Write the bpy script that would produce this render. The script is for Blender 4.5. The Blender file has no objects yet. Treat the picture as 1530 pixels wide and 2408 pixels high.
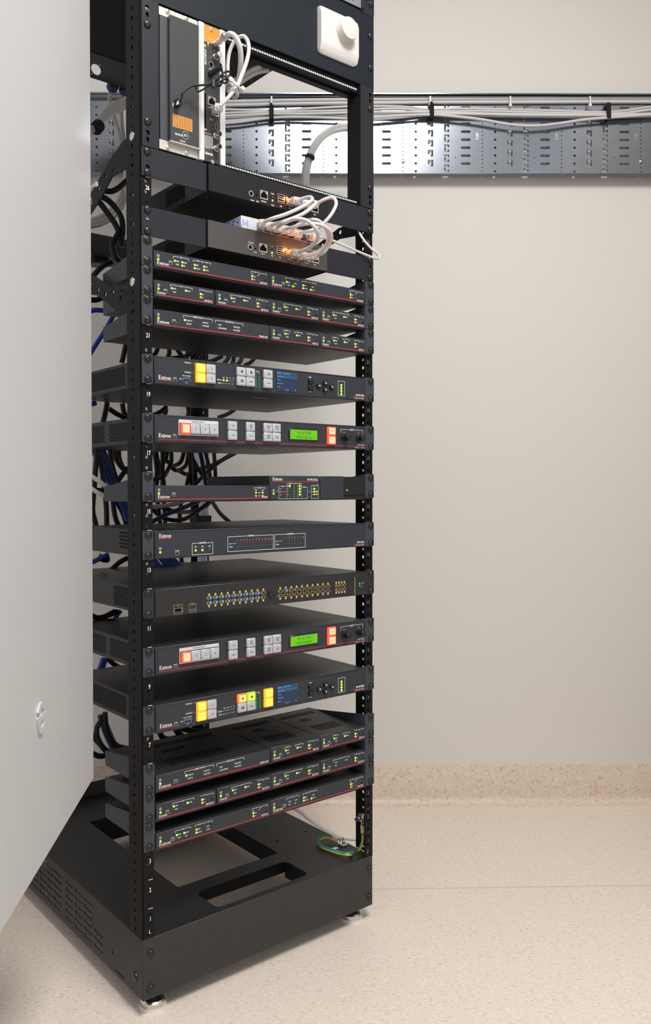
import bpy, math, random
from mathutils import Matrix, Vector
from mathutils.geometry import tessellate_polygon
random.seed(7)
scene = bpy.context.scene
C = scene.collection
# ------------------------------------------------------------------ camera
F_PX, CX, CY, W_PX, H_PX = 1951.16, 609.53, 1171.13, 1530, 2408
PITCH, ROLL, EYE = .0135, -.0021, .8107
cp, sp, cr, sr = math.cos(PITCH), math.sin(PITCH), math.cos(ROLL), math.sin(ROLL)
_r, _u, _f = Vector((1, 0, 0)), Vector((0, sp, cp)), Vector((0, cp, -sp))
_rr, _uu = cr*_r + sr*_u, cr*_u - sr*_r
cam = bpy.data.cameras.new('camera')
cam.sensor_fit = 'VERTICAL'; cam.sensor_height = 36; cam.sensor_width = 24
cam.lens = F_PX/H_PX*36
cam.shift_x = (W_PX/2 - CX)/H_PX; cam.shift_y = (CY - H_PX/2)/H_PX
cam.clip_start = .01
camo = bpy.data.objects.new('camera', cam); C.objects.link(camo)
m3 = Matrix((_rr, _uu, -_f)).transposed()
camo.matrix_world = Matrix.Translation((0, 0, EYE)) @ m3.to_4x4()
scene.camera = camo
# ------------------------------------------------------------------ view, world
vs = scene.view_settings
vs.view_transform = 'Standard'; vs.look = 'None'; vs.gamma = 1; vs.use_curve_mapping = False
vs.exposure = 0.26
world = bpy.data.worlds.new('world'); scene.world = world; world.use_nodes = True
world.node_tree.nodes['Background'].inputs[0].default_value = (.98, .98, 1, 1)
world.node_tree.nodes['Background'].inputs[1].default_value = .56
LIGHT_POWER = 44
al = bpy.data.lights.new('ceiling_lamp', 'AREA'); al.shape = 'RECTANGLE'; al.size = .48; al.size_y = .9
al.energy = LIGHT_POWER; al.color = (1, .985, .965)
alo = bpy.data.objects.new('ceiling_lamp', al); C.objects.link(alo); alo.location = (.5, .3, 2.575)
# ------------------------------------------------------------------ frames
TH, RX, RY = .6462, -.1704, 1.2566
ct, st = math.cos(TH), math.sin(TH)
WY0, WYAW = 2.1077, .0093
U = .04445
def zf(n): return .1226 + (n-1)*U
def ray(px, py):
    x, y = (px-CX)/F_PX, (py-CY)/F_PX
    return _rr*x - _uu*y + _f
def loc(P): 
    dx, dy = P[0]-RX, P[1]-RY
    return (ct*dx+st*dy, -st*dx+ct*dy, P[2])
def at(px, py, ly=0.0):            # pixel -> rack-local point on the plane y = ly
    v = ray(px, py); n = Vector((-st, ct, 0)); o = Vector((RX, RY, 0)) + n*ly
    t = n.dot(o)/n.dot(v); P = v*t; P.z += EYE
    return loc(P)
def ats(px, py, lx):               # ... on the plane x = lx
    v = ray(px, py); n = Vector((ct, st, 0)); o = Vector((RX, RY, 0)) + n*lx
    t = n.dot(o)/n.dot(v); P = v*t; P.z += EYE
    return loc(P)
def atz(px, py, z):                # ... on the level z
    v = ray(px, py); P = v*((z-EYE)/v.z); P.z = z
    return loc(P)
def atw(px, py, off=0.0):          # ... on a plane off metres before the back wall (wall frame)
    v = ray(px, py); n = Vector((-math.sin(WYAW), math.cos(WYAW), 0))
    o = Vector((0, WY0, 0)) - n*off
    P = v*(n.dot(o)/n.dot(v))
    q = P - Vector((0, WY0, 0))
    return (math.cos(WYAW)*q.x+math.sin(WYAW)*q.y, -off, P.z+EYE)
def q(px, py):
    a = at(px, py); return a[0], a[2]
FR = {'rack': (Vector((RX, RY, 0)), TH), 'wall': (Vector((0, WY0, 0)), WYAW), 'world': (Vector((0, 0, 0)), 0)}
# ------------------------------------------------------------------ materials
MATS = {}
def mat(name, col, rough=.5, metal=0, bump=0, bscale=400, var=0, vscale=30, emit=None, estr=1, spec=.5, aniso=0, trans=0, coat=0):
    if name in MATS: return MATS[name]
    m = bpy.data.materials.new(name); m.use_nodes = True; nt = m.node_tree; N = nt.nodes; L = nt.links
    b = N['Principled BSDF']
    b.inputs['Base Color'].default_value = (*col, 1); b.inputs['Roughness'].default_value = rough
    b.inputs['Metallic'].default_value = metal; b.inputs['Specular IOR Level'].default_value = spec
    if trans: b.inputs['Transmission Weight'].default_value = trans
    if coat: b.inputs['Coat Weight'].default_value = coat
    if aniso: b.inputs['Anisotropic'].default_value = aniso
    if emit:
        b.inputs['Emission Color'].default_value = (*emit, 1); b.inputs['Emission Strength'].default_value = estr
    if bump or var:
        tc = N.new('ShaderNodeTexCoord')
    if bump:
        n = N.new('ShaderNodeTexNoise'); n.inputs['Scale'].default_value = bscale; n.inputs['Detail'].default_value = 3
        bp = N.new('ShaderNodeBump'); bp.inputs['Strength'].default_value = bump; bp.inputs['Distance'].default_value = .0006
        L.new(tc.outputs['Object'], n.inputs['Vector']); L.new(n.outputs['Fac'], bp.inputs['Height']); L.new(bp.outputs['Normal'], b.inputs['Normal'])
    if var:
        n2 = N.new('ShaderNodeTexNoise'); n2.inputs['Scale'].default_value = vscale; n2.inputs['Detail'].default_value = 4
        mx = N.new('ShaderNodeMix'); mx.data_type = 'RGBA'
        mx.inputs[6].default_value = (*[c*(1-var) for c in col], 1); mx.inputs[7].default_value = (*[min(1, c*(1+var)) for c in col], 1)
        L.new(tc.outputs['Object'], n2.inputs['Vector']); L.new(n2.outputs['Fac'], mx.inputs[0]); L.new(mx.outputs[2], b.inputs['Base Color'])
    MATS[name] = m; return m
def vinyl(name, base, dark, light, scale):
    m = bpy.data.materials.new(name); m.use_nodes = True; nt = m.node_tree; N = nt.nodes; L = nt.links
    b = N['Principled BSDF']; b.inputs['Roughness'].default_value = .42; b.inputs['Specular IOR Level'].default_value = .35
    tc = N.new('ShaderNodeTexCoord')
    v1 = N.new('ShaderNodeTexNoise'); v1.inputs['Scale'].default_value = scale; v1.inputs['Detail'].default_value = 2; v1.inputs['Distortion'].default_value = .6
    mp = N.new('ShaderNodeMapping'); mp.inputs['Scale'].default_value = (1, 1.5, 1)
    r1 = N.new('ShaderNodeValToRGB'); e = r1.color_ramp.elements
    e[0].position = .30; e[0].color = (*dark, 1); e[1].position = .45; e[1].color = (*base, 1)
    e2 = r1.color_ramp.elements.new(.58); e2.color = (*base, 1); e3 = r1.color_ramp.elements.new(.72); e3.color = (*light, 1)
    v2 = N.new('ShaderNodeTexNoise'); v2.inputs['Scale'].default_value = 3; v2.inputs['Detail'].default_value = 3
    mx = N.new('ShaderNodeMix'); mx.data_type = 'RGBA'; mx.blend_type = 'MULTIPLY'; mx.inputs[0].default_value = 1
    r2 = N.new('ShaderNodeValToRGB'); r2.color_ramp.elements[0].color = (.94, .935, .93, 1); r2.color_ramp.elements[1].color = (1, 1, 1, 1)
    L.new(tc.outputs['Object'], mp.inputs['Vector']); L.new(mp.outputs['Vector'], v1.inputs['Vector']); L.new(v1.outputs['Fac'], r1.inputs[0])
    L.new(tc.outputs['Object'], v2.inputs['Vector']); L.new(v2.outputs['Fac'], r2.inputs[0])
    L.new(r1.outputs[0], mx.inputs[6]); L.new(r2.outputs[0], mx.inputs[7]); L.new(mx.outputs[2], b.inputs['Base Color'])
    MATS[name] = m; return m
M_WALL = mat('wall_paint', (.665, .635, .595), .6, bump=.12, bscale=160, var=.015, vscale=2)
M_CEIL = mat('ceiling_paint', (.8, .79, .77), .8)
M_FLOOR = vinyl('speckled_vinyl', (.75, .655, .57), (.63, .525, .43), (.82, .755, .69), 150)
M_COVE = vinyl('speckled_vinyl_skirting', (.68, .565, .455), (.52, .405, .31), (.74, .65, .555), 150)
M_SEAM = mat('seam', (.56, .48, .41), .5)
M_PANEL = mat('white_textured_laminate', (.55, .545, .545), .40, bump=.16, bscale=170)
M_BLACK = mat('black_powder_coat', (.0085, .0085, .009), .5, spec=.2, bump=.10, bscale=900, var=.10, vscale=60)
M_BASE = mat('black_base_coat', (.036, .0335, .0315), .5, spec=.3, bump=.12, bscale=900, var=.12, vscale=50)
M_RAIL = mat('black_rail_coat', (.0060, .0060, .0062), .45, spec=.16, bump=.05, bscale=900)
M_BRKT = mat('satin_black_bracket', (.018, .0175, .0225), .42, spec=.32, bump=.06, bscale=700)
M_CHAR = mat('charcoal_paint', (.030, .033, .040), .45, spec=.34, bump=.06, bscale=900, var=.04, vscale=40)
M_EAR = mat('slate_grey_paint', (.042, .047, .058), .45, spec=.34, bump=.05, bscale=900)
M_CASE = mat('dark_case_paint', (.019, .019, .020), .42, spec=.38, bump=.07, bscale=900)
M_DKPAN = mat('gunmetal_panel', (.045, .045, .047), .35, bump=.03, bscale=900)
M_HOLE = mat('deep_hole', (.004, .004, .004), .9, spec=.1)
M_SCREW = mat('black_zinc_screw', (.055, .054, .054), .27, metal=.85)
M_CROSS = mat('screw_recess', (.006, .006, .006), .6)
M_STEEL = mat('bright_steel', (.66, .64, .62), .25, metal=1)
M_NICKEL = mat('nickel_connector', (.72, .67, .62), .26, metal=1)
M_ZINC = mat('zinc_plate', (.60, .58, .52), .42, metal=.55, var=.14, vscale=90)
M_GALV = mat('galvanised_steel', (.36, .395, .45), .18, metal=.97, bump=.03, bscale=250, var=.08, vscale=55)
M_ALU = mat('aluminium_extrusion', (.80, .79, .80), .35, metal=.45)
M_SILVER = mat('silver_case', (.66, .67, .70), .35, metal=.6)
M_PRINT = mat('white_print', (.80, .80, .80), .6)
M_PRINTDIM = mat('grey_print', (.42, .43, .45), .6)
M_RED = mat('red_stripe', (.62, .03, .03), .5)
M_AMBERP = mat('amber_print', (.68, .47, .13), .5)
M_ORANGE = mat('orange_label', (.82, .23, .012), .5)
M_ORDOT = mat('orange_dots', (.75, .30, .05), .5)
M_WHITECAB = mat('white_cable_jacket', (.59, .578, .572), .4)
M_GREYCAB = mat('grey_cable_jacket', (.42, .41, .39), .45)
M_LAV = mat('lavender_cable_jacket', (.46, .48, .68), .45)
M_BLKCAB = mat('black_cable_jacket', (.005, .005, .0055), .42, spec=.3)
M_BLUECAB = mat('blue_cable_jacket', (.010, .045, .30), .4)
M_DKBLUE = mat('dark_blue_cable_jacket', (.006, .022, .08), .45)
M_BLUEPLUG = mat('blue_plug', (.008, .02, .11), .4)
M_VELCRO = mat('black_velcro', (.008, .008, .008), .9, bump=.4, bscale=1500)
M_WPLAST = mat('white_plastic', (.72, .69, .66), .32)
M_CREAM = mat('cream_plastic', (.63, .592, .556), .32)
M_CLEAR = mat('clear_plug', (.55, .52, .52), .12, trans=.35)
M_BTN = mat('frosted_button', (.47, .47, .49), .3)
M_BTNRIM = mat('clear_button_rim', (.50, .50, .52), .12, coat=.6)
M_BTNTXT = mat('button_text', (.05, .05, .055), .6)
M_BLKBTN = mat('black_key', (.008, .008, .008), .35)
M_GREENW = mat('green_wire', (.02, .24, .20), .4)
M_YELLOW = mat('yellow_wire', (.72, .55, .03), .4)
M_SLEEVE = mat('yellow_sleeve', (.62, .55, .22), .35)
M_GLASS = mat('lcd_bezel', (.010, .011, .010), .15)
def glow(name, col, s, base=None): return mat(name, base or tuple(c*.5 for c in col), .4, emit=col, estr=s)
G_GREEN = glow('green_light', (.30, 1, .02), 1.8)
G_LIME = glow('lime_light', (.36, 1, .03), 1.2)
G_AMB = glow('orange_light', (1, .20, .02), 1.9)
G_AMB2 = glow('amber_port_light', (1, .34, .03), 9)
G_BLUE = glow('blue_light', (.025, .13, 1), 1.7)
G_YEL = glow('yellow_lit_face', (1, .66, .09), 1.25)
G_YELR = glow('yellow_lit_rim', (1, .42, .015), .85)
G_REDF = glow('red_lit_face', (1, .40, .24), 1.2)
G_REDR = glow('red_lit_rim', (1, .09, .04), .9)
G_ORF = glow('orange_lit_face', (1, .52, .18), 1.25)
G_ORR = glow('orange_lit_rim', (1, .20, .03), .8)
G_GRF = glow('lime_lit_face', (.60, .95, .10), 1.0)
G_GRR = glow('lime_lit_rim', (.36, .75, .02), .6)
G_LCD = glow('green_lcd', (.18, .66, .004), .55, (.04, .12, .0))
G_SCR = glow('blue_lcd', (.008, .020, .055), .6, (.01, .015, .03))
G_SCRH = glow('blue_lcd_bar', (.02, .12, .28), .5, (.01, .02, .03))
G_SCRT = glow('teal_lcd_bar', (.01, .11, .11), .45, (.01, .02, .03))
G_SCRX = glow('blue_lcd_text', (.09, .28, .70), .6)
M_LCDTXT = mat('lcd_text', (.01, .08, .0), .7, emit=(.05, .22, .0), estr=.8)
M_OFFG = mat('unlit_green', (.02, .10, .06), .25)
M_OFFR = mat('unlit_red', (.22, .015, .015), .25)
M_OFFA = mat('unlit_amber', (.30, .19, .03), .3)
M_OFFK = mat('unlit_dark', (.012, .012, .012), .3)
# ------------------------------------------------------------------ geometry collector
class G:
    def __init__(s): s.v = []; s.f = []; s.m = []; s.cur = 0
    def add(s, vs_, fs):
        o = len(s.v); s.v += [tuple(p) for p in vs_]
        for f in fs: s.f.append([i+o for i in f]); s.m.append(s.cur)
        return s
    def box(s, x0, x1, y0, y1, z0, z1, c=0):
        if c <= 0:
            return s.add([(x0,y0,z0),(x1,y0,z0),(x1,y1,z0),(x0,y1,z0),(x0,y0,z1),(x1,y0,z1),(x1,y1,z1),(x0,y1,z1)],
                         [(0,3,2,1),(4,5,6,7),(0,1,5,4),(1,2,6,5),(2,3,7,6),(3,0,4,7)])
        V = []; idx = {}
        for ix in (0,1):
            for iy in (0,1):
                for iz in (0,1):
                    X, Y, Z = (x0,x1)[ix], (y0,y1)[iy], (z0,z1)[iz]
                    dx, dy, dz = (c,-c)[ix], (c,-c)[iy], (c,-c)[iz]
                    idx[ix,iy,iz] = len(V); V += [(X,Y+dy,Z+dz),(X+dx,Y,Z+dz),(X+dx,Y+dy,Z)]
        Fs = []
        I = lambda a,b,d,k: idx[a,b,d]+k
        for a in (0,1):
            l = [I(a,0,0,0),I(a,1,0,0),I(a,1,1,0),I(a,0,1,0)]; Fs.append(l if a else l[::-1])
            l = [I(0,a,0,1),I(0,a,1,1),I(1,a,1,1),I(1,a,0,1)]; Fs.append(l if a else l[::-1])
            l = [I(0,0,a,2),I(1,0,a,2),I(1,1,a,2),I(0,1,a,2)]; Fs.append(l if a else l[::-1])
        def quad(l): Fs.append(l)
        for a in (0,1):
            for b in (0,1):
                quad([I(a,b,0,0),I(a,b,1,0),I(a,b,1,1),I(a,b,0,1)])
                quad([I(a,0,b,0),I(a,1,b,0),I(a,1,b,2),I(a,0,b,2)])
                quad([I(0,a,b,1),I(1,a,b,1),I(1,a,b,2),I(0,a,b,2)])
        for k in idx.values(): Fs.append([k,k+1,k+2])
        # consistent outward winding
        ctr = Vector(((x0+x1)/2,(y0+y1)/2,(z0+z1)/2)); out = []
        for f in Fs:
            p = [Vector(V[i]) for i in f]; n = (p[1]-p[0]).cross(p[2]-p[0])
            cen = sum(p, Vector())/len(p)
            out.append(f if n.dot(cen-ctr) >= 0 else f[::-1])
        return s.add(V, out)
    def lathe(s, prof, o, ax=(0,-1,0), n=14, caps=True):     # prof: list of (r, h) along ax
        ax = Vector(ax).normalized(); t = Vector((0,0,1)) if abs(ax.z) < .9 else Vector((1,0,0))
        e1 = ax.cross(t).normalized(); e2 = ax.cross(e1); o = Vector(o)
        V = []; Fs = []
        for r, h in prof:
            for k in range(n):
                a = 2*math.pi*k/n; V.append(o+ax*h+(e1*math.cos(a)+e2*math.sin(a))*r)
        for i in range(len(prof)-1):
            for k in range(n):
                k2 = (k+1) % n; Fs.append((i*n+k, i*n+k2, (i+1)*n+k2, (i+1)*n+k))
        if caps:
            Fs.append(list(range(n))[::-1]); Fs.append([(len(prof)-1)*n+k for k in range(n)])
        return s.add(V, Fs)
    def cyl(s, o, r, h, ax=(0,-1,0), n=14): return s.lathe([(r,0),(r,h)], o, ax, n)
    def plate(s, outer, holes=(), plane='xz', pos=0, t=.002):   # outline in the plane, thickness towards +normal axis
        loops = [list(outer)] + [list(h) for h in holes]
        tri = tessellate_polygon([[Vector((a, b, 0)) for a, b in l] for l in loops])
        flat = [p for l in loops for p in l]; n = len(flat)
        def P(a, b, w):
            return (a, w, b) if plane == 'xz' else ((w, a, b) if plane == 'yz' else (a, b, w))
        V = [P(a, b, pos) for a, b in flat] + [P(a, b, pos+t) for a, b in flat]
        Fs = [tuple(x) for x in tri] + [tuple(i+n for i in x[::-1]) for x in tri]
        o = 0
        for l in loops:
            for i in range(len(l)):
                j = (i+1) % len(l); Fs.append((o+i, o+j, o+j+n, o+i+n))
            o += len(l)
        return s.add(V, Fs)
    def tube(s, pts, r, n=8, sub=5, caps=True, smooth=True):
        P = [Vector(p) for p in pts]
        if smooth and len(P) > 2:
            Q = []
            for i in range(len(P)-1):
                p0 = P[i-1] if i else P[0]*2-P[1]; p1, p2 = P[i], P[i+1]; p3 = P[i+2] if i+2 < len(P) else P[-1]*2-P[-2]
                for k in range(sub):
                    t = k/sub
                    Q.append(.5*((2*p1)+(p2-p0)*t+(2*p0-5*p1+4*p2-p3)*t*t+(3*p1-p0-3*p2+p3)*t**3))
            Q.append(P[-1]); P = Q
        V = []; Fs = []; up = None
        for i, p in enumerate(P):
            d = (P[min(i+1, len(P)-1)]-P[max(i-1, 0)])
            if d.length < 1e-9: d = Vector((0,0,1))
            d.normalize()
            if up is None:
                up = d.orthogonal().normalized()
            up = (up - d*up.dot(d))
            if up.length < 1e-6: up = d.orthogonal()
            up.normalize(); w = d.cross(up)
            for k in range(n):
                a = 2*math.pi*k/n; V.append(p+(up*math.cos(a)+w*math.sin(a))*r)
        for i in range(len(P)-1):
            for k in range(n):
                k2 = (k+1) % n; Fs.append((i*n+k, i*n+k2, (i+1)*n+k2, (i+1)*n+k))
        if caps:
            Fs.append(list(range(n))[::-1]); Fs.append([(len(P)-1)*n+k for k in range(n)])
        return s.add(V, Fs)
    def line(s, x0, z0, x1, z1, w=.0004, y=0, t=.00012):       # a printed line on the front plane
        d = math.hypot(x1-x0, z1-z0); nx, nz = -(z1-z0)/d*w/2, (x1-x0)/d*w/2
        return s.plate([(x0+nx,z0+nz),(x1+nx,z1+nz),(x1-nx,z1-nz),(x0-nx,z0-nz)], (), 'xz', y-t, t)
    def rect(s, x0, x1, z0, z1, w=.0004, y=0):
        for a in ((x0,z0,x1,z0),(x0,z1,x1,z1),(x0,z0,x0,z1),(x1,z0,x1,z1)): s.line(*a, w=w, y=y)
        return s
    def ring(s, outl, w, y=0, t=.00012):                       # outline print along a closed loop
        cx_ = sum(p[0] for p in outl)/len(outl); cz_ = sum(p[1] for p in outl)/len(outl)
        inner = []
        for a, b in outl:
            d = math.hypot(a-cx_, b-cz_); k = (d-w)/d; inner.append((cx_+(a-cx_)*k, cz_+(b-cz_)*k))
        n = len(outl); V = [(a, y-t, b) for a, b in outl]+[(a, y-t, b) for a, b in inner]
        return s.add(V, [(i, (i+1) % n, (i+1) % n+n, i+n) for i in range(n)])
    def text(s, x, z, txt, h, y=0, w=.8, al='l', t=.00012, rot=0):
        k = h/.70; tot = sum(ADV[c] for c in txt)*k*w
        x0 = -tot*{'l': 0, 'c': .5, 'r': 1}[al]; ca, sa = math.cos(rot), math.sin(rot)
        for c in txt:
            gv, gf = GLY[c]
            s.add([(x+(x0+a*k*w)*ca-b*k*sa, y-t, z+(x0+a*k*w)*sa+b*k*ca) for a, b in gv], gf); x0 += ADV[c]*k*w
        return s
def circ(x, z, r, n=12, a0=0): return [(x+r*math.cos(a0+2*math.pi*i/n), z+r*math.sin(a0+2*math.pi*i/n)) for i in range(n)]
def pill(x, z, w, h, n=5):
    r = min(w, h)/2; o = []
    if w >= h:
        for i in range(n+1): a = -math.pi/2+math.pi*i/n; o.append((x+w/2-r+r*math.cos(a), z+r*math.sin(a)))
        for i in range(n+1): a = math.pi/2+math.pi*i/n; o.append((x-w/2+r+r*math.cos(a), z+r*math.sin(a)))
    else:
        for i in range(n+1): a = math.pi*i/n; o.append((x+r*math.cos(a), z+h/2-r+r*math.sin(a)))
        for i in range(n+1): a = math.pi+math.pi*i/n; o.append((x+r*math.cos(a), z-h/2+r+r*math.sin(a)))
    return o
def rrect(x0, x1, z0, z1, r, n=3):
    o = []
    for cx_, cz_, a0 in ((x1-r,z1-r,0),(x0+r,z1-r,90),(x0+r,z0+r,180),(x1-r,z0+r,270)):
        for i in range(n+1): a = math.radians(a0+90*i/n); o.append((cx_+r*math.cos(a), cz_+r*math.sin(a)))
    return o
def rc(x0, x1, z0, z1): return [(x0,z0),(x1,z0),(x1,z1),(x0,z1)]
# glyph outlines of Blender's own built-in font
GLY, ADV = {}, {}
def load_glyphs():
    chars = sorted(set("ABCDEFGHIJKLMNOPQRSTUVWXYZabcdefghijklmnopqrstuvwxyz0123456789-.#@:/+ "))
    tmp = []
    def mk(b):
        cu = bpy.data.curves.new('tmp', 'FONT'); cu.body = b; cu.resolution_u = 2; cu.size = 1; cu.offset = .014
        o = bpy.data.objects.new('tmp', cu); C.objects.link(o); tmp.append(o); return o
    bar = mk('|'); obs = [(c, mk(c), mk(c+'|')) for c in chars]
    dg = bpy.context.evaluated_depsgraph_get()
    def vf(o):
        e = o.evaluated_get(dg); me = e.to_mesh(); v = [(p.co.x, p.co.y) for p in me.vertices]; f = [list(p.vertices) for p in me.polygons]
        e.to_mesh_clear(); return v, f
    b0 = max(p[0] for p in vf(bar)[0])
    for c, o1, o2 in obs:
        GLY[c] = vf(o1) if c != ' ' else ([], []); ADV[c] = max(p[0] for p in vf(o2)[0])-b0
    for o in tmp:
        cu = o.data; bpy.data.objects.remove(o); bpy.data.curves.remove(cu)
load_glyphs()
SERIF = {  # bold serif letters for the maker's wordmark, cap height 1
 'E': (.72, [rc(.02,.70,0,.06), rc(.02,.66,.94,1), rc(.12,.30,0,1), rc(.30,.50,.47,.54), rc(.46,.52,.36,.65), rc(.62,.70,0,.28), rc(.58,.66,.74,1)]),
 'x': (.56, [[(.02,.62),(.22,.62),(.54,.06),(.54,0),(.36,0),(.04,.56)], [(.10,0),(.48,.62),(.40,.62),(.02,0)], rc(0,.18,0,.05), rc(.34,.56,0,.05), rc(0,.24,.58,.63), rc(.36,.54,.58,.63)]),
 't': (.38, [rc(.08,.24,.06,.78), rc(0,.36,.56,.63), [(.08,.06),(.16,0),(.30,0),(.37,.06),(.37,.12),(.24,.08)]]),
 'r': (.46, [rc(.08,.24,0,.6), rc(0,.34,0,.05), rc(0,.2,.58,.63), [(.24,.40),(.30,.62),(.44,.64),(.45,.46),(.36,.46),(.32,.52)]]),
 'n': (.64, [rc(.07,.22,0,.6), rc(.42,.57,0,.48), rc(0,.28,0,.05), rc(.36,.64,0,.05), rc(0,.18,.58,.63), [(.22,.46),(.34,.63),(.48,.63),(.57,.52),(.57,.44),(.42,.5)]]),
}
def wordmark(g, x, z, h, y, width=None):
    cur = 0; tot = .72+.56+.38+.46+.56+.64
    k = (width/tot) if width else h
    for c in 'Extron':
        if c == 'o':
            n = 14; o_ = [(x+(cur+.27+.25*math.cos(2*math.pi*i/n))*k, z+(.315+.33*math.sin(2*math.pi*i/n))*h) for i in range(n)]
            i_ = [(x+(cur+.27+.11*math.cos(2*math.pi*i/n))*k, z+(.315+.27*math.sin(2*math.pi*i/n))*h) for i in range(n)]
            g.add([(a, y-.00014, b) for a, b in o_+i_], [(i, (i+1) % n, (i+1) % n+n, i+n) for i in range(n)]); cur += .56
        else:
            adv, polys = SERIF[c]
            for p in polys: g.add([(x+(cur+a)*k, y-.00014, z+b*h) for a, b in p], [list(range(len(p)))])
            cur += adv
# ------------------------------------------------------------------ objects
CUR = None
def tag(o, label=None, cat=None, group=None, kind=None):
    if label: o['label'] = label
    if cat: o['category'] = cat
    if group: o['group'] = group
    if kind: o['kind'] = kind
    return o
def finish(me, mats, mi):
    for m in mats: me.materials.append(m)
    if len(mats) > 1: me.polygons.foreach_set('material_index', mi)
    me.polygons.foreach_set('use_smooth', [True]*len(me.polygons))
    me.set_sharp_from_angle(angle=math.radians(38)); me.update()
def mesh(name, g, mats, org=(0,0,0)):
    mats = mats if isinstance(mats, (list, tuple)) else [mats]
    me = bpy.data.meshes.new(name)
    me.from_pydata([(a-org[0], b-org[1], c-org[2]) for a, b, c in g.v], [], g.f); finish(me, mats, g.m); return me
class Thing:
    def __init__(s, name, label, cat, org, frame='rack', group=None, kind=None):
        global CUR
        s.org = org; s.frame = frame
        o = bpy.data.objects.new(name, None); o.empty_display_size = .02; C.objects.link(o)
        place(o, org, frame); tag(o, label, cat, group, kind); s.o = o; CUR = s
def place(o, org, frame):
    base, a = FR[frame]; c, s_ = math.cos(a), math.sin(a)
    o.location = (base.x+c*org[0]-s_*org[1], base.y+s_*org[0]+c*org[1], base.z+org[2]); o.rotation_euler = (0, 0, a)
def part(name, g, mats, parent=None, label=None, stuff=False, t=None):
    t = t or CUR
    o = bpy.data.objects.new(name, mesh(name, g, mats, t.org)); C.objects.link(o); o.parent = parent or t.o
    if parent and parent.type == 'MESH' and parent.parent: o.location = -parent.location
    if label: o['label'] = label
    if stuff: o['kind'] = 'stuff'
    return o
SHARED = {}
def inst(name, key, make, mats, pos, parent=None, label=None, rotz=0):   # a part sharing mesh data with its alike
    if key not in SHARED: SHARED[key] = mesh(name, make(), mats)
    o = bpy.data.objects.new(name, SHARED[key]); C.objects.link(o)
    o.location = (pos[0]-CUR.org[0], pos[1]-CUR.org[1], pos[2]-CUR.org[2]); o.rotation_euler = (0, 0, rotz)
    o.parent = parent or CUR.o
    if label: o['label'] = label
    return o
def solo(name, label, cat, g, mats, org=(0,0,0), frame='rack', group=None, kind=None):
    o = bpy.data.objects.new(name, mesh(name, g, mats, org)); C.objects.link(o); place(o, org, frame); tag(o, label, cat, group, kind); return o
def struct(name, g, m, frame='world'):
    return solo(name, None, None, g, m, (0,0,0), frame, kind='structure')

# screws, lights
def screw_g():
    g = G(); g.lathe([(.0058,0),(.0060,.0006),(.0056,.0018),(.0044,.0029),(.0024,.0035)], (0,0,0), n=16)
    g.cur = 1; g.box(-.0030,.0030,-.0037,-.0028,-.0005,.0005); g.box(-.0005,.0005,-.00375,-.0028,-.0030,.0030); return g
def washer_screw_g():
    g = G(); g.lathe([(.0068,0),(.0068,.0008),(.0062,.0011)], (0,0,0), n=16); g.lathe([(.0052,.0008),(.0050,.002),(.004,.0032),(.0022,.0037)], (0,0,0), n=16)
    g.cur = 1; g.box(-.0029,.0029,-.0040,-.0030,-.0005,.0005); g.box(-.0005,.0005,-.00405,-.0030,-.0029,.0029); return g
def screw(x, z, y=-.0035, big=True):
    o = inst('mounting_screw', 'screw' if big else 'screw2', washer_screw_g if big else screw_g, [M_SCREW, M_CROSS], (x, y, z)); o.rotation_euler = (0, random.uniform(-.7, .7), 0); return o
def led(x, z, m, y, r=.00185, name='indicator_light', parent=None):
    k = 'led%s%.5f' % (m.name, r)
    return inst(name, k, lambda: G().lathe([(r,0),(r*.95,.0004),(r*.55,.0008)], (0,0,0), n=10), m, (x, y, z), parent)
GR, AM, OG, OR_, OA = G_GREEN, G_AMB, M_OFFG, M_OFFR, M_OFFA
def port_lamp(x, z, y):                # the orange glow that a lit network port throws on the plugs round it
    l = bpy.data.lights.new('port_lamp', 'POINT'); l.energy = .020; l.color = (1, .25, .04); l.shadow_soft_size = .002
    o = bpy.data.objects.new('port_lamp', l); C.objects.link(o); o.parent = CUR.o; o.location = (x-CUR.org[0], y-CUR.org[1], z-CUR.org[2])
def sun(g, x, z, y, r=.0013):
    g.ring(circ(x, z, r, 10), .0005, y)
    for k in range(8):
        a = k*math.pi/4; g.line(x+1.4*r*math.cos(a), z+1.4*r*math.sin(a), x+2.1*r*math.cos(a), z+2.1*r*math.sin(a), .0004, y)
def brk(g, x0, x1, z, txt, y, drop=.0030, h=.0021, w=.0005):
    tw = sum(ADV[c] for c in txt)*h/.70*.8; c_ = (x0+x1)/2
    if x1-x0 > tw+.002:
        g.line(x0, z, c_-tw/2-.0007, z, w, y); g.line(c_+tw/2+.0007, z, x1, z, w, y)
    g.line(x0, z, x0, z-drop, w, y); g.line(x1, z, x1, z-drop, w, y); g.text(c_, z-h*.5, txt, h, y, al='c')
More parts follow.
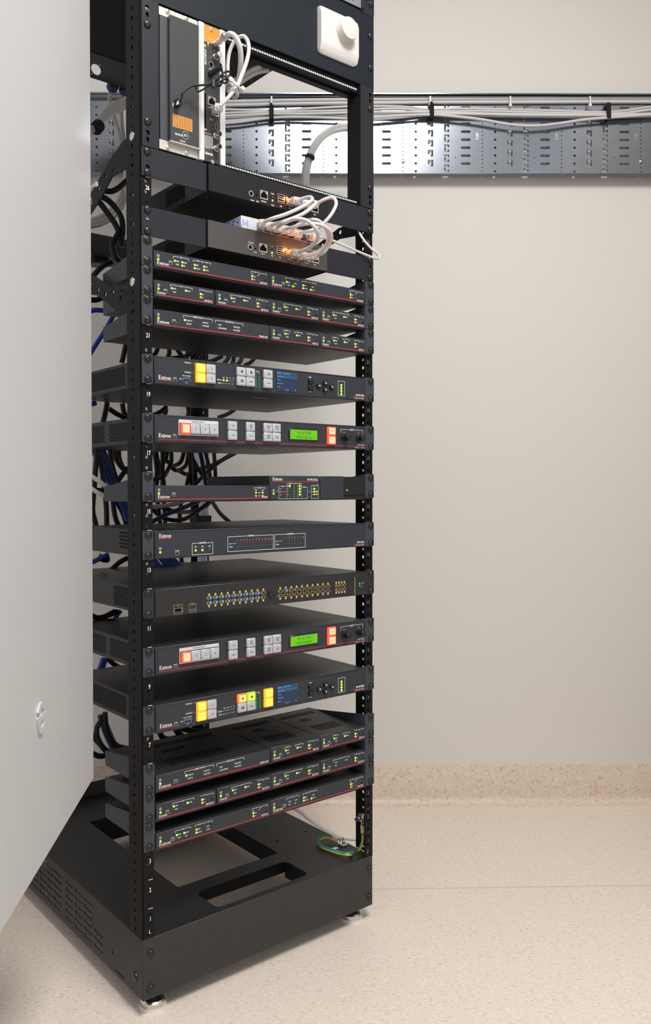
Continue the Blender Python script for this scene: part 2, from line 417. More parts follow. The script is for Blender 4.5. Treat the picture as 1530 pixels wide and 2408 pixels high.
def port(x0, x1, z0, z1, y, kind='usb', parent=None):
    g = G(); 
    if kind == 'mini':
        o = [(x0,z1),(x1,z1),(x1,(z0+z1)/2),(x1-.0014,z0),(x0+.0014,z0),(x0,(z0+z1)/2)]
        g.plate(o, [[(x0+.0006+(a-x0)*(x1-x0-.0012)/(x1-x0), z0+.0006+(b-z0)*(z1-z0-.0012)/(z1-z0)) for a, b in o]], 'xz', y-.0006, .0007)
        g.cur = 1; g.plate(o, (), 'xz', y-.0001, .0001)
    else:
        g.plate(rrect(x0,x1,z0,z1,min(.0012,(z1-z0)*.45)), [rrect(x0+.0005,x1-.0005,z0+.0005,z1-.0005,min(.0009,(z1-z0)*.3))], 'xz', y-.0006, .0007)
        g.cur = 1; g.plate(rrect(x0,x1,z0,z1,.0008), (), 'xz', y-.0001, .0001)
    return part('port', g, [M_STEEL, M_HOLE], parent)

# ================================================================== SETTING
g = G(); g.box(-2.2, 1.6, -1.2, 2.25, -.06, 0); floor = struct('floor', g, M_FLOOR)
Tfl = type('T', (), {'org': (0,0,0), 'o': floor})()
g = G(); g.add([(-.02,1.6535,.0002),(1.06,1.6795,.0002),(1.06,1.6815,.0002),(-.02,1.6555,.0002)],[(0,1,2,3)]); part('weld_seam', g, M_SEAM, floor, t=Tfl)
g = G(); g.box(-2.2, 1.3, 0, .12, -.05, 2.75); struct('wall_back', g, M_WALL, 'wall')
g = G(); g.box(1.022, 1.18, 1.45, 2.2, -.05, 2.75); struct('added_wall_right', g, mat('taupe_edge_shading', (.26, .22, .17), .6))  # unseen wall added, coloured dark to shade the back wall's right edge
g = G(); g.box(-2.2, 1.6, -1.2, 2.3, 2.66, 2.75); struct('ceiling', g, M_CEIL)
def cove(length, x0):
    prof = [(0,.1005),(-.0025,.1005),(-.003,.0995),(-.003,.022)] + [(-.003-.022*(1-math.cos(a)), .022-.0215*math.sin(a)) for a in [math.radians(k*15) for k in range(1,7)]] + [(-.0255,0),(0,0)]
    n = len(prof); V = [(x0, a, b) for a, b in prof]+[(x0+length, a, b) for a, b in prof]
    return G().add(V, [(i, (i+1) % n, (i+1) % n+n, i+n) for i in range(n)]+[list(range(n)), [i+n for i in range(n)][::-1]])
struct('baseboard_back', cove(3.25, -2.19), M_COVE, 'wall')
# ceiling luminaire, out of frame: the room's own lamp
Thing('ceiling_light', 'square white recessed ceiling light above the room, out of frame', 'light', (.5, .3, 2.6), 'world')
part('frame', G().plate(rc(.18,.82,-.18,.78), [rc(.21,.79,-.15,.75)], 'xy', 2.59, .075), M_WPLAST)
part('diffuser', G().box(.21,.79,-.15,.75,2.60,2.61), glow('lamp_diffuser', (1,.97,.93), 3.0))

# ------------------------------------------------------------------ white cabinet door at left
XD, DY1, DZ0 = -.2405, 1.2005, .3895
d0 = Vector((-.2449, .7759, 0)); d1 = Vector((-.2404, 1.1944, 0)); dd = (d1-d0).normalized(); dn = Vector((-dd.y, dd.x, 0))
FR['door'] = (Vector((-.2404, 1.1944, 0)), math.atan2(dd.y, dd.x))   # x along the leaf towards the wall, y to its left
Thing('cabinet_door', 'white textured cabinet door standing open left of the rack', 'door', (0, 0, DZ0), 'door')
part('door_leaf', G().box(-.95, 0, 0, .022, DZ0, 2.3, .0012), M_PANEL)
def atd(px, py):
    n = dn; o = Vector((-.2404, 1.1944, 0)); v = ray(px, py); P = v*(n.dot(o)/n.dot(v)); P.z += EYE; qv = P-o
    return (qv.dot(dd), P.z)
def E5(l): return [atd(60+x/20.07, 1620+y/20.07) for x, y in l]
up = E5([(510,1130),(545,980),(590,790),(640,670),(700,600),(760,590),(810,640),(845,760),(830,900),(800,970),(765,890),(735,850),(690,890),(640,1000),(600,1170)])
lo = E5([(880,1040),(885,1400),(865,1650),(820,1900),(750,2060),(670,2140),(590,2060),(535,1850),(500,1600),(490,1440),(520,1390)])
lo_h = E5([(820,1400),(600,1610),(620,1760),(670,1830),(720,1800),(780,1680),(810,1530)])
g = G(); g.plate(up, (), 'xz', -.0022, .0024); g.plate(lo, [lo_h], 'xz', -.0022, .0024)
part('embossed_emblem', g, M_PANEL)

# ================================================================== RACK FRAME
ZB0, ZB1 = .028, .1204
Thing('equipment_rack', 'tall black open equipment rack standing on a vented plinth', 'rack', (.2337, .3, 0))
XL, XR, RD = -.0097, .4767, .598
def rail(name, x0, x1, xs, y0, depth, mirror=False):
    g = G(); top = 1.98; fl = y0 == 0; hx = x1-.0093 if xs < .2 else x0+.0075
    for n in range(0, 43):                       # one unit of height at a time
        za, zb = max(ZB1, zf(n)), min(top, zf(n+1))
        if zb-za < .004: continue
        hs = [circ(hx, zf(n)+dz, .0029, 10) for dz in (.00635, .0222, .0381) if za+.004 < zf(n)+dz < zb-.004]
        g.plate(rc(x0, x1, za, zb), hs if fl else (), 'xz', 0 if fl else y0+depth-.002, .002)
        sh = [circ(y0+(.0235 if fl else .020), zf(n)+U*(k+.5)/3, .0034 if k == 1 else .0026, 10) for k in range(3) if za+.004 < zf(n)+U*(k+.5)/3 < zb-.004]
        g.plate(rc(y0, y0+depth, za, zb), sh, 'yz', xs, .002)
    return part(name, g, M_RAIL)
pl = rail('front_post', XL, .0099, XL, 0, .0428)
pr = rail('front_post', .4578, .4732, .4747, 0, .0428)
# outer strip that joins the right flange to its side
part('post_flange', G().box(.4732, .4767, 0, .002, ZB1, 1.98), M_RAIL, pr)
rail('rear_post', XL, .012, XL, .55, .046); rail('rear_post', .455, XR, .4747, .55, .046)
def numbers(xx, y, m, p):
    for n in range(0, 37):
        if n == 0: g = G().text(xx-.001, ZB1+.0085, 'L' if xx < .2 else 'R', .006, y, w=.75, al='c')
        else: g = G().text(xx, zf(n)+.0254, str(n), .0068, y, w=.72, al='c')
        part('unit_number', g, m, p)
        if n > 1: inst('unit_mark', 'um'+m.name, lambda: G().box(-.003, .0045, -.00012, 0, -.0004, .0004), m, (xx, y, zf(n)), p)
numbers(.0033, 0, M_PRINT, pl); numbers(.4660, 0, mat('faint_print', (.12,.135,.155), .5), pr)
# plinth
def slotrows():
    hs = []
    for c_, rows in ((.1500,3),(.1890,6),(.2275,6),(.2660,6),(.3160,6),(.3505,6),(.3860,6),(.4210,6),(.4700,6)):
        for k in range(rows): hs.append(pill(c_, .0435+.0125*k, .031, .0052))
    hs += [circ(.1009,.059,.0035,8), pill(.075,.035,.032,.0022)]
    return hs
bs = part('plinth', G().box(XL, XR, 0, .0022, ZB0, ZB1+.001, .0007).box(XL, XR, RD-.002, RD, ZB0, ZB1+.03), M_BASE)
part('plinth_side', G().plate(rc(.002, RD-.002, ZB0, ZB1), slotrows(), 'yz', XL, .002), M_BASE, bs)
part('plinth_side', G().plate(rc(.002, RD-.002, ZB0, ZB1), slotrows(), 'yz', XR-.002, .002), M_BASE, bs)
top_h = [rrect(.1366,.3340,.0150,.0815,.012), rrect(.1225,.3430,.1150,.4650,.004)] + [circ(.4476,.1585,.0030,8), circ(.3747,.1585,.0030,8), circ(.16,.008,.0015,6), circ(.08,.06,.002,6), circ(.39,.42,.003,8)]
part('plinth_top', G().plate(rc(XL+.002, XR-.002, .002, RD-.002), top_h, 'xy', ZB1-.002, .002), mat('grainy_black_coat', (.011,.011,.0125), .42, spec=.4, bump=.5, bscale=800), bs)
g = G()
for a in ((.1366,.1386,.0150,.0815),(.332,.334,.0150,.0815),(.3410,.343,.115,.465),(.1225,.1245,.115,.465)): g.box(*a, ZB1-.03, ZB1-.002)
g.box(.1225,.343,.463,.465,ZB1-.05,ZB1-.002); g.box(.12,.345,.0835,.0855,ZB1-.022,ZB1-.002)
part('opening_flange', g, M_BLACK, bs)
for x_, z_ in ((.004,.0985),(.004,.0445),(.4690,.098),(.4690,.0455)): screw(x_, z_, 0)
o = inst('mounting_screw', 'sidebolt', lambda: G().lathe([(.0078,0),(.0075,.0012),(.004,.0028)], (0,0,0), (-1,0,0), 16), M_SCREW, (XL, .0252, .0548))
for z_ in (1.3444, 1.1237): inst('side_bolt', 'sidebolt2', lambda: G().lathe([(.0070,0),(.0068,.0012),(.004,.0026)], (0,0,0), (-1,0,0), 16), M_NICKEL, (XL, .0238, z_))
for x_, y_ in ((.021,.024),(.4480,.028),(.022,.575),(.448,.575)):
    lf_ = part('levelling_foot', G().lathe([(.0205,.0042),(.0210,.006),(.0210,.0125),(.0185,.0150),(.006,.0165),(.006,.030)], (x_,y_,0), (0,0,1), 24), M_STEEL)
    part('foot_pad', G().cyl((x_,y_,0), .0215, .0044, (0,0,1), 24), M_WPLAST, lf_)
# side braces (flat bars with holes between the posts)
def pz(l, lx): return [(ats(a, b, lx)[1], ats(a, b, lx)[2]) for a, b in l]
def brace(lst, hol, lx): return part('side_brace', G().plate(pz(lst, lx), [circ(*p, .0042, 8) for p in pz(hol, lx)], 'yz', lx, .002), M_BLACK)
lx = XL+.0022
brace([(318,322),(302,322),(287,334),(256,380),(227,430),(190,498),(190,540),(210,507),(238,464),(263,415),(298,396),(318,388)], [(266,402),(247.7,413.5),(231.8,442.8),(214.6,477)], lx)
brace([(318,655),(300,690),(260,675),(212,642),(190,628),(190,690),(227,694),(249,709),(271,730),(298,732),(318,735)], [(214.5,664.8),(230.7,681.4),(247.4,691.8),(265.4,685.6),(283.7,701.5)], lx)
brace([(850,520),(825,524),(795,537),(742,578),(742,600),(797,562),(850,552)], [(799,546),(757,577)], XR-.0042)

# ================================================================== RACK UNITS
def ears(n, mat_=M_EAR, x0=-.0085, x1=.0098, x2=.4552, x3=.4776, z0=.0004, z1=.0440, scr=(.0378,.0062), rad=.0008, y0=-.003, y1=0, big=True):
    for a, b, sx in ((x0, x1, .0008), (x2, x3, .4695)):
        part('mounting_ear', G().plate(rrect(a, b, zf(n)+z0, zf(n)+z1, rad), (), 'xz', y0, y1-y0), mat_)
        for s_ in scr: screw(sx, zf(n)+s_, y0, big)
def vents(yc, zc, ny, nz, dy, dz, x, r=.0016, stag=True):
    g = G()
    for i in range(nz):
        for j in range(ny):
            y_ = yc+(j+(.5 if (i % 2 and stag) else 0))*dy; g.plate(circ(y_, zc+i*dz, r, 6, .52), (), 'yz', x-.0002, .0002)
    return part('vent_holes', g, M_HOLE, stuff=True)
def full(n, name, label, cat, depth, fm=M_CHAR, em=M_EAR, rad=.0008, inset=True, body=(.0121,.4548)):
    Thing(name, label, cat, (.2335, 0, zf(n)))
    z = zf(n); a, b = body
    part('case', G().box(a, b, .001, depth, z+.0009, z+.0426, .0006), M_CASE)
    g = G().box(a-.0002, b+.0002, -.0042, .001, z+.0003, z+.0431, .0007)
    fp = part('front_panel', g, fm)
    if inset:
        g = G(); x0, x1, z0, z1 = a+.0030, b-.0022, z+.0016, z+.0416
        for t4 in ((x0,x1,z0,z0+.0006),(x0,x1,z1-.0006,z1),(x0,x0+.0006,z0,z1),(x1-.0006,x1,z0,z1)): g.box(t4[0],t4[1],-.00445,-.0041,t4[2],t4[3])
        part('panel_rim', g, M_HOLE if False else M_CASE, fp)
    ears(n, em, rad=rad)
    return z, fp
YF = -.0043
def logo(g, gr, x, z, w, h=.0062):
    wordmark(g, x, z, h, YF, w); gr.box(x, x+w, YF-.00014, YF, z-.0014, z-.0006)
def button(x0, x1, z0, z1, txt, lit=None, y=YF, pr=.0052, th=.0040, sym=None, w=.75):
    f_, r_ = {None: (M_BTN, M_BTNRIM), 'y': (G_YEL, G_YELR), 'r': (G_REDF, G_REDR), 'o': (G_ORF, G_ORR), 'g': (G_GRF, G_GRR)}[lit]
    W_, H_ = round(x1-x0, 5), round(z1-z0, 5)
    def mk():
        g = G(); g.box(0, W_, -pr, 0, 0, H_, .0009); g.cur = 1; g.box(.0022, W_-.0022, -pr-.0006, -pr+.0002, .0018, H_-.0018, .0003); return g
    o = inst('button', 'btn%s%s%s' % (lit, W_, H_), mk, [r_, f_], (x0, y, z0))
    cx_, cz_ = (x0+x1)/2, (z0+z1)/2; yy = y-pr-.0006; g = G()
    if sym == 'dot': g.plate(circ(cx_, cz_, .0022, 14), (), 'xz', yy-.0001, .0001)
    elif sym == 'stop': g.plate(rc(cx_-.002, cx_+.002, cz_-.002, cz_+.002), (), 'xz', yy-.0001, .0001)
    elif sym == 'pause':
        for d_ in (-.0015, .0015): g.plate(rc(cx_+d_-.001, cx_+d_+.001, cz_-.0023, cz_+.0023), (), 'xz', yy-.0001, .0001)
    else:
        ls = txt.split('\n'); lh = th*1.35
        for i, s_ in enumerate(ls): g.text(cx_, cz_-th/2+lh*((len(ls)-1)/2-i), s_, th, yy, al='c', w=w)
    m_ = {None: M_BTNTXT, 'y': mat('amber_button_text', (.45,.16,.0), .6), 'r': mat('red_button_text', (.45,.06,.01), .6), 'o': mat('rust_button_text', (.4,.06,.0), .6), 'g': mat('green_button_text', (.05,.12,.0), .6)}[lit]
    part('button_symbol', g, m_, o)
    return o
def streamer(n, label, lit):
    z, fp = full(n, 'streaming_processor', label, 'processor', .290)
    vents(.092, z+.0085, 34, 10, .0052, .0031, .0121)
    vents(.03, z+.0085, 6, 6, .005, .0048, .4550)
    P = G(); R = G()
    logo(P, R, .0183, z+.0078, .0222)
    P.text(.0475, z+.0108, 'CONFIG', .0016, YF, al='c'); port(.0433,.0515,z+.0063,z+.0094, YF)
    P.text(.0685, z+.0158, 'USB 3.1 STORAGE', .0016, YF, al='c', w=.85); P.text(.0685, z+.0052, '1.5A', .0016, YF, al='c')
    port(.0620,.0752,z+.0082,z+.0140, YF)
    part('usb_tongue', G().box(.0632,.0740,YF-.0008,YF,z+.0108,z+.0128), mat('usb_blue', (.01,.10,.42), .4, emit=(.01,.08,.35), estr=.25))
    P.ring(circ(.0570, z+.0113, .0012, 8), .0005, YF); P.line(.0585, z+.0113, .0612, z+.0113, .0006, YF)
    P.text(.0650, z+.0362, 'CHANNEL A', .0021, YF, w=.75); P.line(.0815,z+.0372,.0835,z+.0372,.0005,YF)
    P.text(.0650, z+.0212, 'CHANNEL B', .0021, YF, w=.75); P.line(.0815,z+.0222,.0835,z+.0222,.0005,YF)
    button(.0840,.1015,z+.0228,z+.0376,'1','y'); button(.0840,.1015,z+.0076,z+.0224,'3','y')
    button(.1035,.1205,z+.0228,z+.0376,'2'); button(.1035,.1205,z+.0076,z+.0224,'4')
    P.text(.1335, z+.0142, 'SIGNAL', .0021, YF, al='r', w=.75); P.text(.1335, z+.0089, 'HDCP', .0021, YF, al='r', w=.75)
    for k, x in enumerate((.1388,.1453,.1517,.1579)):
        P.text(x, z+.0185, ('ChA','ChB','V1','V2')[k], .0020, YF, al='c', w=.7)
        led(x, z+.0151, GR if (k < 2 and not lit) else M_OFFK, YF, .0016 if k < 2 and not lit else .0011); led(x, z+.0099, M_OFFK, YF, .0011)
        for zz in (.0151,.0099): P.line(x-.0038 if k else x-.0045, z+zz, x-.0017, z+zz, .0004, YF)
        if k > 1 or lit: P.ring(circ(x, z+.0151, .0013, 8), .0003, YF)
        P.ring(circ(x, z+.0099, .0013, 8), .0003, YF)
    button(.1626,.1798,z+.0238,z+.0382,'', 'o' if lit else None, sym='dot'); button(.1626,.1798,z+.0082,z+.0232,'', sym='pause')
    button(.1812,.1984,z+.0238,z+.0382,'', 'g' if lit else None, sym='stop'); button(.1812,.1984,z+.0082,z+.0232,'MARK', th=.0024)
    P.text(.2070, z+.0334, 'AUDIO', .0021, YF, al='c', w=.75); P.text(.2036, z+.0296, 'L', .0019, YF, al='c'); P.text(.2104, z+.0296, 'R', .0019, YF, al='c')
    for x in (.2036,.2104):
        for k in range(10): inst('meter_segment', 'seg', lambda: G().box(-.0016,.0016,-.0003,0,-.0006,.0006), glow('meter_green', (.02,.22,.06), .5), (x, YF, z+.0082+k*.00205))
    button(.2172,.2352,z+.0238,z+.0386,'VIDEO\nPREVIEW','y' if lit else None, th=.0018); button(.2172,.2352,z+.0082,z+.0233,'SWAP','y' if lit else None, th=.0026)
    sc_ = part('screen', G().box(.2462,.2925,YF-.0006,YF,z+.0052,z+.0388), M_GLASS)
    part('display', G().box(.2466,.2921,YF-.0008,YF-.0005,z+.0056,z+.0384), G_SCR, sc_)
    part('menu_bar', G().box(.2466,.2600,YF-.00095,YF-.0007,z+.0334,z+.0384).box(.2466,.2921,YF-.00095,YF-.0007,z+.0278,z+.0326), G_SCRH, sc_)
    part('title_bar', G().box(.2600,.2921,YF-.00095,YF-.0007,z+.0334,z+.0384), G_SCRT, sc_)
    T_ = G(); yy = YF-.00095
    T_.text(.2474,z+.0346,'SMP 401',.0026,yy,w=.7); T_.text(.2615,z+.0346,'Main Menu',.0028,yy,w=.8)
    for k, s_ in enumerate(('Quick Access','Presets','Active Inputs','Audio')): T_.text(.2474,z+.0290-k*.0058,s_,.0024,yy,w=.75)
    T_.text(.2650,z+.0072,'Page 1/2',.0024,yy,w=.75); T_.plate([(.2860,z+.0096),(.2890,z+.0096),(.2875,z+.0068)],(),'xz',yy-.0001,.0001)
    part('display_text', T_, G_SCRX, sc_)
    P.text(.3215,z+.0330,'MENU',.0021,YF,al='c',w=.75); P.text(.3215,z+.0078,'ENTER',.0021,YF,al='c',w=.75)
    def key(x, zz, d=None, wd=.0098, hd=.0086):
        o = inst('key', 'key%.4f' % wd, lambda: G().box(-wd/2, wd/2, -.0042, 0, -hd/2, hd/2, .0008), M_BLKBTN, (x, YF, zz))
        if d:
            y_ = YF-.0042; a_ = .0022; pts = [(x+a_*math.cos(d+k), zz+a_*math.sin(d+k)) for k in (0, 2.3, -2.3)]
            part('arrow', G().plate(pts, (), 'xz', y_-.0001, .0001), M_PRINT, o)
    key(.3216,z+.0270); key(.3216,z+.0152)
    key(.3398,z+.0205,math.pi+1e-6,.0090,.0080); key(.3548,z+.0263,math.pi/2,.0090,.0080); key(.3548,z+.0142,-math.pi/2,.0090,.0080); key(.3703,z+.0203,1e-6,.0090,.0080)
    brk(P,.3868,.4030,z+.0326,'I/O',YF,.0259,.0018); P.line(.3868,z+.0067,.4030,z+.0067,.0005,YF)
    for k in range(4): led(.3947, z+.0254-k*.0051, GR, YF, .0022)
    P.text(.4512,z+.0085,'SMP 400 SERIES',.0036,YF,al='r',w=.62); P.text(.4512,z+.0038,'STREAMING MEDIA PROCESSOR',.0014,YF,al='r',w=.85)
    R.box(.4195,.4512,YF-.00014,YF,z+.0062,z+.0069)
    part('panel_groove', G().box(.3005,.4420,YF-.0001,YF+.0002,z+.0406,z+.0411), M_HOLE)
    part('lettering', P, M_PRINT); part('red_stripe', R, M_RED)
streamer(20, 'charcoal media processor with two lit yellow buttons and dark grey ones, near the rack middle', False)
streamer(8, 'charcoal media processor with orange, green and yellow lit buttons, low in the rack', True)

def multiviewer(n, label, line1):
    z, fp = full(n, 'video_multiviewer', label, 'processor', .300)
    for y0 in (.045, .165): vents(y0, z+.0090, 20, 8, .0052, .0037, .0121)
    P = G(); R = G()
    wordmark(P, .0180, z+.0083, .0062, YF, .0222)
    R.box(.0180,.4515,YF-.00014,YF,z+.0052,z+.0060)
    P.text(.0468, z+.0122, 'CONFIG', .0017, YF, al='c'); port(.0427,.0508,z+.0082,z+.0108,YF)
    fr = part('window_select_frame', G().plate(rrect(.0540,.1280,z+.0130,z+.0372,.001), [rc(.0552,.1268,z+.0145,z+.0320)], 'xz', YF-.0002, .0002), mat('pale_print', (.62,.63,.66), .5))
    part('frame_lettering', G().text(.0905, z+.0335, 'WINDOW SELECT', .0021, YF-.0002, al='c', w=1.0), M_BTNTXT, fr)
    for k in range(4): button(.0562+k*.01765,.0562+k*.01765+.0166,z+.0150,z+.0312,'1234'[k],'r' if k == 0 else None)
    for x0, a, b in ((.1450,'MUTE','FREEZE'),(.1811,'PRESET\nRECALL/\nSAVE','ENTER'),(.2170,'WINDOW\nIMAGE\nSIZE','WINDOW\nIMAGE\nPOSITION'),(.2352,'WINDOW\nIMAGE\nZOOM','AUTO-\nIMAGE')):
        button(x0,x0+.0172,z+.0238,z+.0386,a,th=.0018); button(x0,x0+.0172,z+.0082,z+.0232,b,th=.0018)
    bz = part('lcd_bezel', G().box(.2728,.3398,YF-.0012,YF,z+.0118,z+.0328,.0005), M_GLASS)
    part('lcd', G().box(.2756,.3364,YF-.0016,YF-.0010,z+.0140,z+.0305), G_LCD, bz)
    T_ = G(); T_.text(.3060,z+.0235,line1,.0046,YF-.0017,al='c',w=.8); T_.text(.3060,z+.0160,'3840x2160@60Hz',.0046,YF-.0017,al='c',w=.72)
    part('lcd_text', T_, M_LCDTXT, bz)
    button(.3590,.3775,z+.0234,z+.0384,'MENU','r',th=.0018); button(.3590,.3775,z+.0072,z+.0228,'NEXT','r',th=.0018)
    brk(P,.3932,.4476,z+.0355,'ADJUST',YF,.0066,.0028)
    for x, r_ in ((.4015,0),(.4372,1)):
        for s_ in (1,-1):
            d_ = (0 if r_ == 0 else math.pi/2)+(0 if s_ == 1 else math.pi); c_ = (x+(.0015 if r_ == 0 else 0)*s_, z+.0300+(0 if r_ == 0 else .0015)*s_)
            P.plate([(c_[0]+.0012*math.cos(d_), c_[1]+.0012*math.sin(d_)), (c_[0]+.001*math.cos(d_+1.9), c_[1]+.001*math.sin(d_+1.9)), (c_[0]+.001*math.cos(d_-1.9), c_[1]+.001*math.sin(d_-1.9))], (), 'xz', YF-.00012, .00012)
        inst('knob', 'knob', lambda: G().lathe([(.0066,0),(.0066,.0025),(.0058,.003),(.0056,.0135),(.0050,.0142)], (0,0,0), n=20), M_BLKBTN, (x, YF, z+.0205))
    P.text(.4512,z+.0068,'MGP 641 xi',.0036,YF,al='r',w=.65); P.text(.4512,z+.0028,'MULTI-GRAPHIC PROCESSOR',.0014,YF,al='r',w=.85)
    part('lettering', P, M_PRINT); part('red_stripe', R, M_RED)
multiviewer(18, 'charcoal video processor with a green display, upper of the two alike', 'Win #4 HDMI')
multiviewer(10, 'charcoal video processor with a green display, lower of the two alike', 'Win #2 HDMI')

# audio processor, unit 14
z, fp = full(14, 'audio_processor', 'charcoal audio processor with red and green rows of small unlit lights', 'processor', .240)
vents(.06, z+.013, 9, 5, .0060, .0058, .0121, .0021)
g = G()
for k in range(60): g.box(.03+k*.007, .034+k*.007, .012, .020, z+.0426, z+.0428)
part('vent_slots', g, M_HOLE, stuff=True)
P = G(); R = G(); logo(P, R, .0184, z+.0325, .0217)
sun(P, .0205, z+.0162, YF); led(.0205, z+.0105, GR, YF)
P.text(.0505, z+.0105, 'CONFIG', .0018, YF, al='c'); port(.0467,.0543,z+.0052,z+.0092,YF,'mini')
P.rect(.0781,.1170,z+.0036,z+.0216,.0006,YF)
P.text(.0975, z+.0205, 'ACTIVITY', .0026, YF, al='c', w=.8)
for x, s_, on in ((.0845,'EXP',1),(.0972,'LAN',1),(.1104,'USB',0)):
    P.text(x, z+.0150, s_, .0022, YF, al='c', w=.72); led(x, z+.0104, GR if on else OG, YF)
for x0, x1, nn, xs, s_, xl in ((.1462,.2393,12,.1651,'INPUTS',.1490),(.2421,.3098,8,.2610,'OUTPUTS',.2450)):
    P.rect(x0,x1,z+.0054,z+.0294,.0006,YF); P.text((x0+x1)/2, z+.0284, s_, .0026, YF, al='c', w=.8)
    P.text(xl, z+.0170, 'CLIP', .0020, YF, w=.72); P.text(xl, z+.0118, 'SIGNAL', .0020, YF, w=.72)
    P.line(xl+.006, z+.0180, xs-.0024, z+.0180, .0004, YF)
    for k in range(nn):
        x = xs+k*.0064; P.text(x, z+.0222, str(k+1), .0020, YF, al='c', w=.7); led(x, z+.0180, OR_, YF, .0014); led(x, z+.0128, OG, YF, .0013)
P.text(.4516,z+.0068,'DMP 128 Plus',.0034,YF,al='r',w=.66); P.text(.4516,z+.0022,'DIGITAL MATRIX PROCESSOR',.0014,YF,al='r',w=.85); R.box(.4235,.4516,YF-.00014,YF,z+.0046,z+.0053)
part('lettering', P, M_PRINT); part('red_stripe', R, M_RED)

# black network switch, unit 12
M_BLKF = mat('matte_black_panel', (.016,.015,.015), .38, bump=.05, bscale=900)
z, fp = full(12, 'managed_network_switch', 'matte black rack switch with rows of blue lights ringed in amber', 'network switch', .36, M_BLKF, M_BLKF, .003, False)
vents(.035, z+.007, 30, 9, .0033, .0036, .0121, .0013)
P = G()
P.ring(rrect(.0437,.0600,z+.0019,z+.0166,.001), .0004, YF); P.text(.0518,z+.0140,'USB',.0015,YF,al='c'); port(.0450,.0586,z+.0050,z+.0115,YF)
P.ring(rrect(.0723,.0847,z+.0024,z+.0164,.001), .0004, YF); P.text(.0785,z+.0140,'USB OUT',.0013,YF,al='c'); port(.0735,.0835,z+.0050,z+.0075,YF)
def oval(x, zz, blue, green, up):
    P.ring(pill(x, zz, .0096, .0050), .00055, YF)
    P.plate(circ(x, zz+(.0049 if up else -.0050), .0019, 10), (), 'xz', YF-.00012, .00012)
    led(x-.0024, zz, glow('small_green', (.05,.45,.06), .8) if green else M_OFFK, YF, .0008)
    led(x+.0022, zz, G_BLUE if blue else M_OFFK, YF, .0018 if blue else .0011)
for k in range(10):
    oval(.1096+k*.01205, z+.0226, k < 9, True, True); oval(.1096+k*.01205, z+.0144, k < 9, True, False)
    oval(.2541+k*.01203, z+.0222, k == 1, k in (0,2,3), True); oval(.2541+k*.01203, z+.0141, False, k == 0, False)
for k in range(4):
    for zz, up in ((.0220,1),(.0142,0)):
        P.ring(circ(.3821+k*.0067, z+zz, .0027, 10), .0005, YF); P.plate(circ(.3821+k*.0067, z+zz+(.0050 if up else -.0049), .0019, 10), (), 'xz', YF-.00012, .00012)
        led(.3821+k*.0067, z+zz, glow('small_green', (.05,.45,.06), .8) if k == 0 else M_OFFK, YF, .0008)
P.box(.4274,.4282,YF-.00014,YF,z+.0025,z+.0342)
for k, zz in enumerate((.0219,.0179,.0143)): led(.4400, z+zz, glow('mid_green', (.06,.7,.05), .9) if k < 2 else M_OFFK, YF, .0013)
part('amber_print', P, M_AMBERP)
P = G(); 
for zz, s_ in ((.0211,'POWER'),(.0171,'SYS'),(.0135,'ID')): P.text(.4445, z+zz, s_, .0017, YF, w=.8)
part('lettering', P, M_PRINTDIM)
part('round_button', G().lathe([(.0064,0),(.0064,.0010),(.0058,.0022),(.0038,.0030),(.0012,.0032)], (.2352,YF,z+.0183), n=22), M_SCREW)
g = G().text(.06, z+.0220, '', .002, YF)

# ------------------------------------------------------------------ shelves and the small devices on them
def shelf(n, label, flat=False):
    Thing('rack_shelf', label, 'shelf', (.2335, 0, zf(n))); z = zf(n)
    ears(n, M_EAR, scr=(.0378,.0068))
    hs = []
    for i in range(5):
        for j in range(8): hs.append(pill(.045+j*.055+(.02 if i % 2 else 0), .022+i*.030, .0058, .0022, 3))
    part('shelf_floor', G().plate(rc(.0104, .4556, -.001, .164), hs, 'xy', z-.0022, .0016).box(.0104,.4556,-.0026,-.001,z-.0022,z+.0004), M_CASE)
    for x in (.0098, .4552):
        part('shelf_side', G().plate([(0,z-.0022),(.160,z-.0022),(.163,z+.004),(.163,z+.0220),(.130,z+.0255),(.003,z+.0440),(0,z+.0440)], (), 'yz', x, .0012), M_EAR)
def small(x0, x1, n, name, label, cat, h=.0245, depth=.155, z0=0, y0=-.004):
    Thing(name, label, cat, ((x0+x1)/2, 0, zf(n)+z0)); z = zf(n)+z0
    part('case', G().box(x0, x1, y0+.0012, depth, z, z+h, .0006), M_CASE)
    part('front_panel', G().box(x0, x1, y0-.0003, y0+.0012, z, z+h, .0005), M_CHAR)
    return z
def topvents(x0, x1, z, h=.0245):
    g = G(); zt = z+h
    def patch(xa, xb, ya, yb, sx=.0042, sy=.0085):
        y_ = ya; k = 0
        while y_ < yb:
            x_ = xa+(k % 2)*sx/2
            while x_ < xb: g.box(x_, x_+.0018, y_, y_+sy*.72, zt, zt+.0002); x_ += sx
            y_ += sy; k += 1
    w_ = x1-x0
    patch(x0+.2*w_, x0+.72*w_, .022, .056); patch(x0+.10*w_, x1-.14*w_, .118, .134); patch(x0+.3*w_, x0+.5*w_, .085, .096)
    part('vent_slots', g, M_HOLE, stuff=True)
YS = -.0043
def base_marks(P, R, x0, x1, z, name, logow, cfg, mini, nm=None):
    sun(P, x0+.0075, z+.0170, YS); led(x0+.0074, z+.0116, GR, YS)
    wordmark(P, x0+.0050, z+.0042, .0049 if logow > .018 else .0038, YS, logow)
    R.box(x0+.0052, x1-.0040, YS-.00014, YS, z+.0018, z+.0028)
    P.text((cfg[0]+cfg[1])/2, z+.0110, 'CONFIG', .0015, YS, al='c', w=.8); port(cfg[0], cfg[1], z+.0070, z+.0098, YS, 'mini' if mini else 'usb')
    if name: P.text(x1-.0042, z+.0033, name, .0030, YS, al='r', w=.66)
